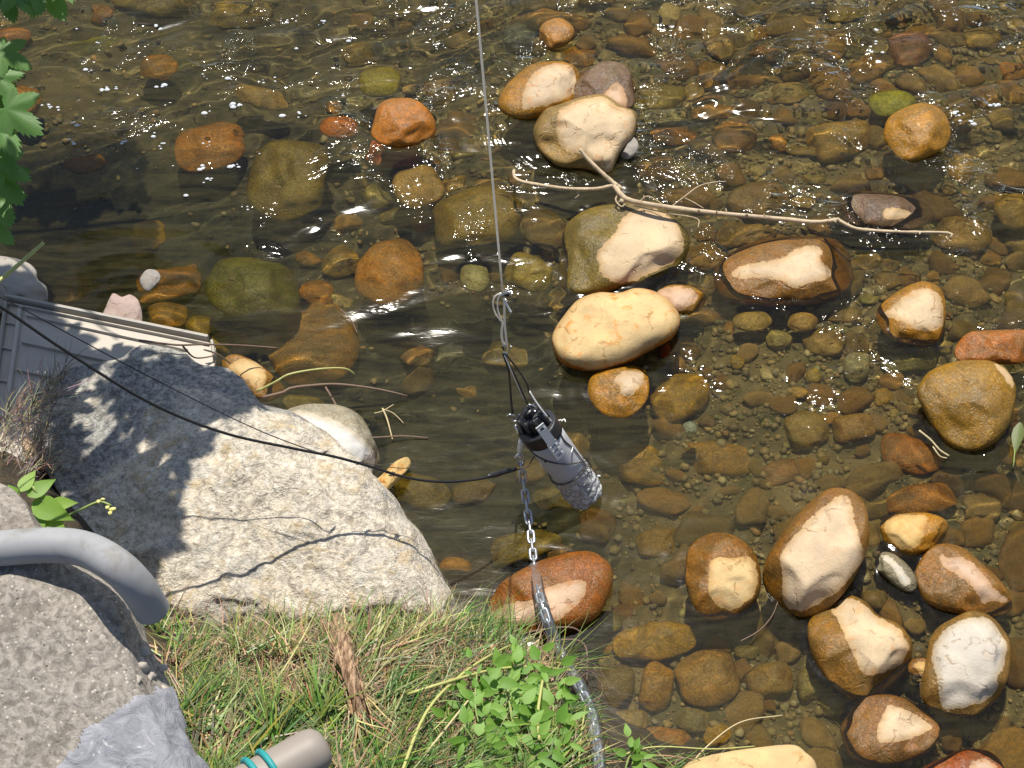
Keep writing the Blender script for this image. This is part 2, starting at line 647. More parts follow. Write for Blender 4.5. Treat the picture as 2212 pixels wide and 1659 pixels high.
def bank_p(u, v, lift=0.0):
    """point of the bank seen at u, v, raised by lift"""
    x = min(max((u + 300) / 20, 0), 104.999)
    y = min(max((v - 900) / 20, 0), 49.999)
    i, j = int(x), int(y)
    a, b = x - i, y - j
    z = (_bl[j, i] * (1 - a) + _bl[j, i + 1] * a) * (1 - b) + (_bl[j + 1, i] * (1 - a) + _bl[j + 1, i + 1] * a) * b
    return P(u, v, float(z) + lift)


tag(o, 'dark soil of the grassy bank at the edge of the stream', None, kind='structure')

# ------------------------------------------------------------------ stones
EMERGED = []
TOPS = []


def stone_geo(outl, zc, h=.62, nth=48, nph=11, seed=0, lump=.06, facet=.0, shear=.6, e1=.85, e2=.9, back=.8, rough=0.0, submerged=False, nplanes=5):
    """body whose outline seen from the bank is OUTL (pixels), centred at height ZC.
    Returns centre, verts (world), faces, scale"""
    o = smooth_closed(outl, nth)
    cu = o.mean(0)
    C = PR(cu[0], cu[1], zc) if submerged else P(cu[0], cu[1], zc)
    d = (C - CAM).length
    k = d / FPX / max(.9, 1.0)
    vd = (CAM - C).normalized()
    ax = Vector((0, 0, 1)).cross(vd).normalized()
    ay = vd.cross(ax)
    off = np.zeros((nth, 2))
    if submerged:
        pc = pix(C)
        o = o - cu + np.array(pc)
    for i_, (u_, v_) in enumerate(o):
        r_ = ray(u_, v_)
        q_ = CAM + r_ * ((C - CAM).dot(vd) / r_.dot(vd)) - C
        off[i_] = (q_.dot(ax), q_.dot(ay))
    Rm = float(np.mean(np.linalg.norm(off, axis=1)))
    H = Rm * h
    vs, fs = [], []
    sd = Vector((seed * 3.17, seed * 1.31, seed * 2.11))
    tilt = shear * vd.z and shear * (ay.z / vd.z)
    rows = []
    rp_ = random.Random(seed * 31 + 7)
    planes = []
    for _ in range(nplanes):
        a_, e_ = rp_.uniform(0, 6.283), rp_.uniform(.45, 1.25)
        pn = Vector((math.cos(a_) * math.cos(e_), math.sin(a_) * math.cos(e_), math.sin(e_)))
        sup = math.sqrt((pn.x ** 2 + pn.y ** 2) + (pn.z * h) ** 2)
        planes.append((pn, sup * rp_.uniform(.80, .96)))
    for j in range(-nph, nph + 1):
        ph = math.pi / 2 * j / nph
        if abs(j) == nph:
            rows.append([len(vs)])
            vs.append((0.0, 0.0, math.copysign(1, j) * H * (1 if j > 0 else back)))
            continue
        rho = math.cos(ph) ** e1
        hh = abs(math.sin(ph)) ** e2 * math.copysign(1, ph) * H * (1 if j > 0 else back)
        row = []
        for i in range(nth):
            row.append(len(vs))
            vs.append((off[i, 0] * rho, off[i, 1] * rho, hh))
        rows.append(row)
    out = []
    for (a, b, n) in vs:
        q = Vector((a, b, n)) / Rm
        dirn = q.normalized() if q.length > 1e-6 else Vector((0, 0, 1))
        s = lump * mn.noise(q * 1.3 + sd) + lump * .45 * mn.noise(q * 3.1 + sd)
        if facet:
            s -= facet * max(0, mn.noise(q * 1.1 + sd * 1.7)) + facet * .5 * abs(mn.noise(q * 2.3 + sd))
        if rough:
            s += rough * mn.fractal(q * 7 + sd, 1.0, 2.0, 4)
        for pn, pc_ in planes:
            over = q.dot(pn) - pc_ * (1 + .10 * mn.noise(q * 2.2 + sd))
            if over > 0: q = q - pn * (over * .88)
        # keep the rim in place, let the face move
        w = .35 + .65 * min(1, abs(n) / H)
        q = q + dirn * s * w
        n2 = q.z * Rm - tilt * q.y * Rm
        pl = C + ax * (q.x * Rm) + ay * (q.y * Rm)
        out.append(pl + (CAM - pl).normalized() * n2)
    for r0, r1 in zip(rows[:-1], rows[1:]):
        if len(r0) == 1:
            for i in range(nth): fs.append((r0[0], r1[(i + 1) % nth], r1[i]))
        elif len(r1) == 1:
            for i in range(nth): fs.append((r0[i], r0[(i + 1) % nth], r1[0]))
        else:
            for i in range(nth):
                k2 = (i + 1) % nth
                fs.append((r0[i], r0[k2], r1[k2], r1[i]))
    ar = float(np.sum(off[:, 0] * np.roll(off[:, 1], -1) - np.roll(off[:, 0], -1) * off[:, 1]))
    if ar < 0: fs = [f[::-1] for f in fs]
    return C, out, fs, Rm


COLS = dict(dim=(.30, .275, .235), cream=(.60, .455, .275), pale=(.59, .45, .285), grey=(.54, .485, .39), pink=(.56, .39, .26), gold=(.58, .40, .15), white=(.58, .57, .53), yellow=(.60, .43, .20),
            brown=(.20, .105, .036), amber=(.33, .18, .045), olive=(.16, .125, .042), tan=(.30, .215, .105), rust=(.26, .085, .028), purple=(.13, .085, .06),
            wgrey=(.17, .16, .12), green=(.11, .115, .03), orange=(.42, .17, .030), dark=(.075, .055, .025), wpale=(.36, .31, .19), moss=(.24, .25, .07), wpink=(.27, .17, .10), blue=(.30, .34, .36), red=(.30, .06, .025))


def stone(label, outl, wet='brown', dry=None, D=None, zc=None, name='stone', group=None, depth_add=0.0, stain=.4, mat=None, all_dry=False, lift=.004, **kw):
    under = kw.pop('under', None)
    grow = kw.pop('grow', 1.0)
    nth = kw.pop('nth', 84 if D or all_dry else 48)
    nph = kw.pop('nph', 20 if D or all_dry else 12)
    seed = kw.pop('seed', int(outl[0][0] * 3 + outl[0][1]))
    if D or all_dry: kw.setdefault('facet', .05)
    h = kw.get('h', .62)
    o = smooth_closed(outl, 40)
    cu = o.mean(0)
    if D is not None: outl = [(cu[0] + (q[0] - cu[0]) * 1.06, cu[1] + (q[1] - cu[1]) * 1.06) for q in outl]
    if grow != 1.0: D = [(cu[0] + (q[0] - cu[0]) * grow, cu[1] + (q[1] - cu[1]) * grow) for q in D]
    r = float(np.mean(np.linalg.norm(o - cu, axis=1))) * 4.3 / FPX
    sub = False
    if zc is None:
        if D or all_dry:
            zc = -.25 * r
        else:
            sub = True
            c0 = P(cu[0], cu[1], 0)
            zc = -float(depth(c0.x, c0.y)) + .75 * r * h - depth_add * .5
            zc = min(zc, -(r * (h * .9 + .12) + .012))
            if under is not None: zc = -under
            if depth_add < 0: zc = -(r * (h * .9 + .12) + .024)
    if D or all_dry: kw.setdefault('back', 1.5)
    for it in range(3):
        C, vs, fs, Rm = stone_geo(outl, zc, nth=nth, nph=nph, seed=seed, submerged=sub, **kw)
        dd = None
        if D is not None:
            px = np.array([pix(p) for p in vs])
            dd = sdist(px, smooth_closed(D, 90))
            vd = (CAM - C).normalized()
            half = len(vs) // 2
            dd[:half - nth // 2] = -30
            low = min([p.z for p, s in zip(vs, dd) if s > 1.5] or [1])
            if low < lift and it < 2:
                zc += (lift - low) * (1.0 if it == 0 else 1.02) + .002
                continue
        break
    if all_dry:
        dd = np.full(len(vs), 30.0)
    if dd is None:
        dd = np.full(len(vs), -30.0)
    me = mesh(name, [p - C for p in vs], fs)
    at = me.attributes.new('dry', 'FLOAT', 'POINT')
    at.data.foreach_set('value', np.clip(dd, -30, 30).astype(np.float32))
    ob = link(name, me, mat or M_STONE, loc=C)
    wcl = COLS[wet] if isinstance(wet, str) else wet
    lum = .35 * wcl[0] + .55 * wcl[1] + .1 * wcl[2]
    ob['wet_color'] = [max(.006, lum + (c - lum) * 1.3) * (.9 if D else 1.3) for c in wcl]
    ob['dry_color'] = list(COLS[dry or 'cream'] if not isinstance(dry, tuple) else dry)
    ob['stain'] = stain
    top = max(p.z for p in vs)
    if D is None and top > .03: ob['wet_color'] = [c * .72 for c in ob['wet_color']]
    TOPS.append((C.x, C.y, Rm, top))
    if top > -.01:
        EMERGED.append((C.x, C.y, Rm))
    return tag(ob, label, 'stone', group or 'stones lying in the stream')


# --- stones that stand out of the water
stone('pale oval stone with an amber wet left end, touching the big stone by the branch',
      T('b', [(1030, 680), (1060, 580), (1190, 450), (1300, 410), (1440, 412), (1540, 470), (1548, 560), (1480, 660), (1330, 740), (1190, 770), (1080, 745)]), 'amber', 'pale',
      T('b', [(1172, 700), (1190, 560), (1270, 450), (1380, 410), (1500, 438), (1547, 500), (1535, 570), (1460, 640), (1330, 680), (1230, 700)]), stain=.8)
stone('brown wet stone wedged behind the big angular stone and topped by a pink flake',
      T('b', [(1490, 650), (1540, 520), (1690, 410), (1840, 440), (1880, 580), (1870, 700), (1680, 720)]), 'purple', 'pink',
      T('b', [(1685, 640), (1730, 570), (1790, 528), (1830, 575), (1850, 640), (1845, 700), (1770, 690)]), stain=.2)
stone('largest angular cream stone with the driftwood branch leaning on it',
      T('b', [(1270, 820), (1330, 720), (1410, 690), (1560, 640), (1700, 628), (1800, 690), (1892, 730), (1902, 800), (1880, 890), (1790, 1010), (1740, 1120), (1700, 1135), (1600, 1090), (1440, 1080), (1330, 1010), (1270, 920)]), 'tan', 'cream',
      T('b', [(1395, 790), (1420, 710), (1560, 642), (1700, 628), (1800, 690), (1895, 730), (1905, 800), (1880, 890), (1800, 1000), (1740, 1115), (1690, 1090), (1560, 1000), (1480, 985), (1425, 950), (1400, 870)]), facet=.12, stain=.5, h=.85)
stone('small smooth white stone tucked against the right side of the big angular stone',
      T('b', [(1810, 1010), (1850, 910), (1895, 885), (1928, 950), (1895, 1010), (1840, 1035)]), 'wgrey', 'dim', all_dry=True, zc=.015, stain=.1)
stone('cream stone with a pointed flat dry face just below the branch, olive underwater flank',
      T('u', [(1208, 570), (1228, 490), (1290, 452), (1360, 440), (1422, 452), (1468, 488), (1480, 540), (1445, 590), (1355, 622), (1250, 642), (1210, 610)]), 'olive', 'cream',
      T('u', [(1290, 545), (1325, 503), (1350, 465), (1385, 450), (1428, 457), (1470, 492), (1474, 545), (1432, 578), (1350, 612), (1305, 600), (1295, 575)]), facet=.1, stain=.15)
stone('long brown stone with a mitten shaped pale dry patch on top',
      T('u', [(1548, 608), (1568, 565), (1640, 533), (1720, 518), (1800, 526), (1842, 570), (1832, 620), (1780, 652), (1690, 670), (1600, 662), (1558, 642)]), 'brown', 'pale',
      T('u', [(1580, 592), (1600, 575), (1650, 565), (1692, 556), (1718, 538), (1752, 531), (1776, 540), (1772, 560), (1795, 583), (1790, 600), (1748, 612), (1715, 622), (1690, 606), (1640, 600), (1605, 603)]), stain=.25)
stone('stone with a cream triangular dry top between rippled water and gravel',
      T('f', [(1262, 430), (1285, 340), (1400, 235), (1540, 178), (1640, 198), (1692, 290), (1692, 430), (1650, 545), (1540, 585), (1400, 555), (1305, 500)]), 'amber', 'cream',
      T('f', [(1308, 370), (1400, 288), (1500, 223), (1580, 203), (1650, 238), (1688, 320), (1690, 440), (1640, 480), (1520, 480), (1450, 440), (1380, 412)]), stain=.3)
stone('big golden cream stone with an orange stained end, nearest to the sensor',
      T('e', [(1388, 560), (1400, 480), (1490, 350), (1560, 285), (1680, 248), (1800, 253), (1900, 222), (2012, 240), (2112, 310), (2168, 410), (2130, 520), (2000, 602), (1850, 682), (1700, 732), (1560, 732), (1440, 682)]), 'orange', 'yellow',
      T('e', [(1386, 540), (1400, 480), (1490, 346), (1560, 281), (1680, 244), (1800, 249), (1900, 218), (2012, 236), (2116, 310), (2172, 410), (2120, 500), (1990, 585), (1850, 665), (1700, 715), (1570, 712), (1450, 650)]), stain=1.0, facet=.0, h=.75, lump=.05, nplanes=3, seed=77, grow=1.07)
stone('small round amber stone with a dry patch, below the big golden stone',
      T('e', [(1608, 900), (1622, 800), (1700, 738), (1830, 720), (1955, 740), (1985, 850), (1960, 960), (1880, 1045), (1780, 1065), (1680, 1020)]), 'amber', 'pale',
      T('e', [(1768, 790), (1850, 742), (1942, 745), (1962, 800), (1930, 860), (1860, 912), (1810, 890), (1795, 835)]), stain=.4)
stone('smooth yellow brown stone just under the water right of the small amber stone',
      T('u', [(1405, 870), (1415, 835), (1450, 810), (1500, 805), (1531, 825), (1527, 865), (1482, 905), (1430, 910)]), (.36, .24, .075))
stone('small pink flat stone beside the upper end of the big golden stone',
      T('u', [(1420, 635), (1448, 618), (1492, 620), (1522, 640), (1527, 660), (1490, 677), (1450, 674), (1430, 660)]), 'amber', 'pink',
      T('u', [(1420, 632), (1455, 618), (1495, 626), (1508, 646), (1480, 667), (1455, 672), (1438, 655)]), stain=.3)
stone('dark brown stone with a square buff dry top, left of the tall teardrop stone',
      T('i', [(30, 300), (110, 185), (270, 150), (400, 210), (470, 300), (492, 430), (472, 550), (380, 645), (250, 690), (120, 670), (40, 520)]), 'brown', 'yellow',
      T('i', [(180, 330), (220, 290), (330, 295), (440, 290), (475, 360), (482, 480), (430, 570), (320, 637), (280, 632), (200, 580), (163, 500), (165, 400)]), facet=.07, stain=.5)
stone('tall teardrop shaped cream stone, largest of the cluster on the shallow right side',
      T('u', [(1656, 1225), (1680, 1175), (1740, 1100), (1800, 1062), (1852, 1080), (1872, 1130), (1864, 1200), (1822, 1272), (1762, 1324), (1700, 1318), (1658, 1275)]), 'brown', 'pale',
      T('u', [(1683, 1210), (1705, 1170), (1760, 1110), (1817, 1070), (1838, 1085), (1847, 1130), (1863, 1180), (1857, 1222), (1802, 1282), (1735, 1320), (1700, 1310), (1688, 1280), (1690, 1240)]), facet=.05, stain=.3)
stone('small golden stone with a dry rounded top, right of the teardrop stone',
      T('i', [(1288, 100), (1340, 36), (1470, 12), (1600, 18), (1695, 60), (1705, 150), (1600, 245), (1440, 292), (1335, 245)]), 'amber', 'gold',
      T('i', [(1303, 92), (1350, 38), (1480, 13), (1577, 28), (1572, 100), (1530, 212), (1450, 242), (1358, 192)]), stain=.6)
stone('narrow grey pebble with a white dry ridge, on the bare gravel',
      T('i', [(1245, 340), (1280, 275), (1350, 268), (1450, 340), (1512, 440), (1490, 512), (1400, 492), (1305, 412)]), (.20, .19, .15), 'white',
      T('i', [(1288, 292), (1325, 276), (1390, 330), (1472, 432), (1462, 472), (1412, 462), (1365, 370)]), stain=.05, name='pebble')
stone('smooth brown stone with a pale diagonal dry strip, at the edge of the gravel',
      T('i', [(1515, 420), (1565, 300), (1660, 222), (1800, 238), (1920, 328), (2040, 440), (2115, 560), (2115, 640), (2000, 675), (1820, 665), (1680, 635), (1565, 560)]), (.24, .13, .05), 'pink',
      T('i', [(1663, 290), (1690, 276), (1720, 292), (1790, 288), (1880, 328), (1950, 400), (2020, 490), (2103, 560), (2085, 582), (1990, 578), (1945, 588), (1900, 520), (1810, 430), (1720, 380), (1672, 330)]), stain=.1)
stone('brown stone with a banded shell like cream dry face, between gravel and olive water',
      T('i', [(822, 780), (865, 660), (955, 585), (1040, 545), (1170, 585), (1260, 675), (1380, 735), (1455, 820), (1470, 900), (1445, 1010), (1372, 1125), (1230, 1185), (1100, 1205), (955, 1095), (862, 950)]), (.22, .13, .05), 'cream',
      T('i', [(963, 625), (1010, 617), (1000, 572), (1050, 548), (1130, 570), (1200, 620), (1260, 678), (1380, 738), (1452, 830), (1462, 900), (1402, 990), (1292, 1042), (1180, 1047), (1120, 950), (1050, 800), (998, 690)]), facet=.04, stain=.5)
stone('big smooth grey white oval stone, the palest in the lower right',
      T('i', [(1548, 1165), (1585, 990), (1635, 800), (1735, 715), (1860, 660), (1985, 685), (2085, 780), (2107, 900), (2095, 1060), (2045, 1175), (1960, 1265), (1850, 1318), (1700, 1318), (1595, 1255)]), (.22, .14, .06), 'grey',
      T('i', [(1612, 930), (1650, 820), (1760, 718), (1900, 678), (2002, 708), (2084, 800), (2104, 890), (2075, 1020), (2042, 1070), (2042, 1150), (1962, 1222), (1832, 1262), (1690, 1278), (1650, 1120), (1627, 1000)]), stain=.15)
stone('brown stone with a triangular cream dry patch, below the grey white oval stone',
      T('i', [(1032, 1425), (1095, 1320), (1155, 1228), (1280, 1192), (1420, 1216), (1542, 1298), (1645, 1380), (1645, 1470), (1560, 1562), (1400, 1635), (1240, 1655), (1095, 1595)]), (.20, .11, .05), 'pale',
      T('i', [(1268, 1390), (1308, 1280), (1358, 1253), (1460, 1288), (1602, 1370), (1608, 1410), (1520, 1452), (1400, 1488), (1280, 1492)]), stain=.1)
stone('broad buff boulder on the water line at the bottom edge of the grass',
      T('i', [(-20, 1640), (100, 1585), (400, 1538), (700, 1508), (795, 1560), (870, 1650), (850, 1850), (400, 1950), (0, 1860)]), 'tan', 'yellow', all_dry=True, zc=.05, stain=.5, h=.5)
stone('wet orange brown stone with a mottled pink spot at the lower right corner',
      T('i', [(1540, 1710), (1700, 1600), (1850, 1552), (1985, 1566), (2055, 1640), (2085, 1750), (1980, 1850), (1700, 1880)]), 'rust', 'pink',
      T('i', [(1850, 1640), (1950, 1590), (2042, 1650), (2025, 1720), (1900, 1730)]), stain=.9)
stone('reddish brown stone with a mottled pink dry face, crossed by the chain sleeve',
      T('h', [(935, 645), (985, 560), (1080, 440), (1300, 325), (1560, 268), (1685, 318), (1736, 400), (1715, 530), (1645, 665), (1500, 745), (1300, 765), (1100, 775), (975, 715)]), (.24, .10, .032), 'pink',
      T('h', [(990, 640), (1100, 590), (1250, 560), (1330, 490), (1450, 452), (1562, 430), (1592, 480), (1562, 560), (1482, 640), (1382, 712), (1200, 737), (1050, 702)]), stain=.9, h=.5)
stone('tiny brown stone with a dry yellow tip beside the grey white oval stone',
      T('i', [(1455, 1010), (1488, 958), (1560, 948), (1605, 980), (1605, 1050), (1540, 1078), (1475, 1050)]), 'brown', 'gold',
      T('i', [(1503, 990), (1550, 968), (1587, 1000), (1572, 1042), (1530, 1032)]), stain=.2, name='pebble')
stone('broad amber brown stone with a pale sliver of dry rim, at the right edge',
      T('f', [(1535, 880), (1615, 760), (1755, 698), (1900, 686), (2022, 706), (2122, 800), (2145, 900), (2115, 1050), (2035, 1175), (1900, 1245), (1755, 1225), (1655, 1125), (1585, 1010)]), (.27, .165, .05), 'cream',
      T('f', [(2020, 697), (2085, 720), (2135, 790), (2142, 855), (2105, 820), (2055, 758)]), stain=.1, h=.6, lift=.05)
stone('elongated wet rust red stone at the right edge above the broad amber stone',
      T('f', [(1755, 640), (1800, 540), (1890, 488), (2100, 478), (2240, 488), (2275, 600), (2205, 695), (1990, 705), (1825, 695)]), (.30, .125, .04), zc=.015, h=.6, lump=.1)
stone('rounded wet orange brown stone with splashing water on its right side',
      T('c', [(1305, 860), (1335, 760), (1440, 698), (1570, 666), (1672, 706), (1730, 800), (1725, 930), (1622, 1005), (1500, 1055), (1400, 1045), (1335, 960)]), (.34, .19, .055), zc=.005, h=.75)
stone('purple brown stone with one tiny cream dry spot, behind the branch tip',
      T('c', [(950, 1400), (995, 1310), (1120, 1262), (1300, 1262), (1480, 1298), (1595, 1360), (1605, 1440), (1500, 1485), (1300, 1505), (1095, 1465)]), 'purple', 'cream',
      T('c', [(1303, 1380), (1330, 1348), (1432, 1354), (1483, 1385), (1422, 1417), (1310, 1417)]), stain=.05, lift=-.014)
stone('wet glossy brown stone at the top centre beside a blue grey one',
      T('b', [(1280, 200), (1328, 138), (1420, 118), (1505, 178), (1495, 260), (1400, 314), (1305, 304)]), (.36, .19, .07), zc=.01, h=.75)
stone('orange stone with a reddish chipped lower half, left of the hanging wire',
      T('b', [(190, 880), (215, 760), (248, 668), (330, 638), (460, 638), (535, 680), (600, 760), (612, 860), (530, 935), (400, 965), (270, 955)]), (.36, .16, .035), zc=-.002, h=.8, facet=.12)
stone('dark red slab under the orange stone left of the hanging wire',
      T('b', [(145, 960), (200, 925), (330, 925), (450, 935), (505, 1000), (480, 1075), (300, 1095), (175, 1065)]), (.27, .085, .035), facet=.15)
stone('cream stone with brown wet side, against the top right of the granite boulder',
      T('d', [(1420, 720), (1500, 650), (1600, 665), (1725, 740), (1800, 820), (1850, 900), (1700, 950), (1560, 860), (1440, 790)]), (.30, .17, .06), 'yellow',
      T('d', [(1478, 720), (1580, 662), (1680, 700), (1727, 790), (1672, 872), (1600, 800), (1500, 760)]), stain=.2)
stone('smooth whitish stone leaning on the right flank of the granite boulder',
      T('w', [(980, 720), (1150, 655), (1400, 660), (1560, 730), (1650, 850), (1700, 960), (1745, 1060), (1795, 1200), (1725, 1300), (1500, 1210), (1200, 1010), (1050, 860)]), (.36, .35, .31), 'white',
      T('w', [(985, 725), (1100, 695), (1300, 745), (1480, 825), (1620, 935), (1742, 1060), (1798, 1200), (1722, 1300), (1500, 1210), (1200, 1010), (1050, 860)]), stain=.08, zc=.015)
stone('thin orange finger shaped stone poking out between granite boulder and cable',
      T('w', [(1700, 1320), (1780, 1235), (1890, 1125), (1990, 1088), (2028, 1140), (1965, 1235), (1865, 1340), (1790, 1400)]), 'orange', 'gold', all_dry=True, zc=.035, stain=.9, h=.8)
stone('flat broken pinkish slab behind the grey plastic panel',
      T('d', [(640, 420), (665, 370), (728, 245), (790, 262), (850, 245), (903, 290), (925, 440), (870, 520), (720, 500)]), 'purple', (.40, .30, .25), all_dry=True, zc=.03, facet=.2, stain=.3, h=.4)
stone('pale grey boulder in the shade at the left edge above the plastic panel',
      T('d', [(-140, 0), (0, -5), (150, 30), (235, 90), (245, 150), (300, 200), (312, 290), (240, 360), (60, 380), (-140, 300)]), 'wgrey', (.36, .33, .28), all_dry=True, zc=.08, stain=.25, facet=.12, h=.7)
stone('small grey tan stone resting on the rusty slab in the left pool',
      T('d', [(908, 140), (955, 88), (1020, 98), (1037, 160), (962, 235), (915, 192)]), 'wgrey', 'dim', all_dry=True, zc=.0, stain=.3)

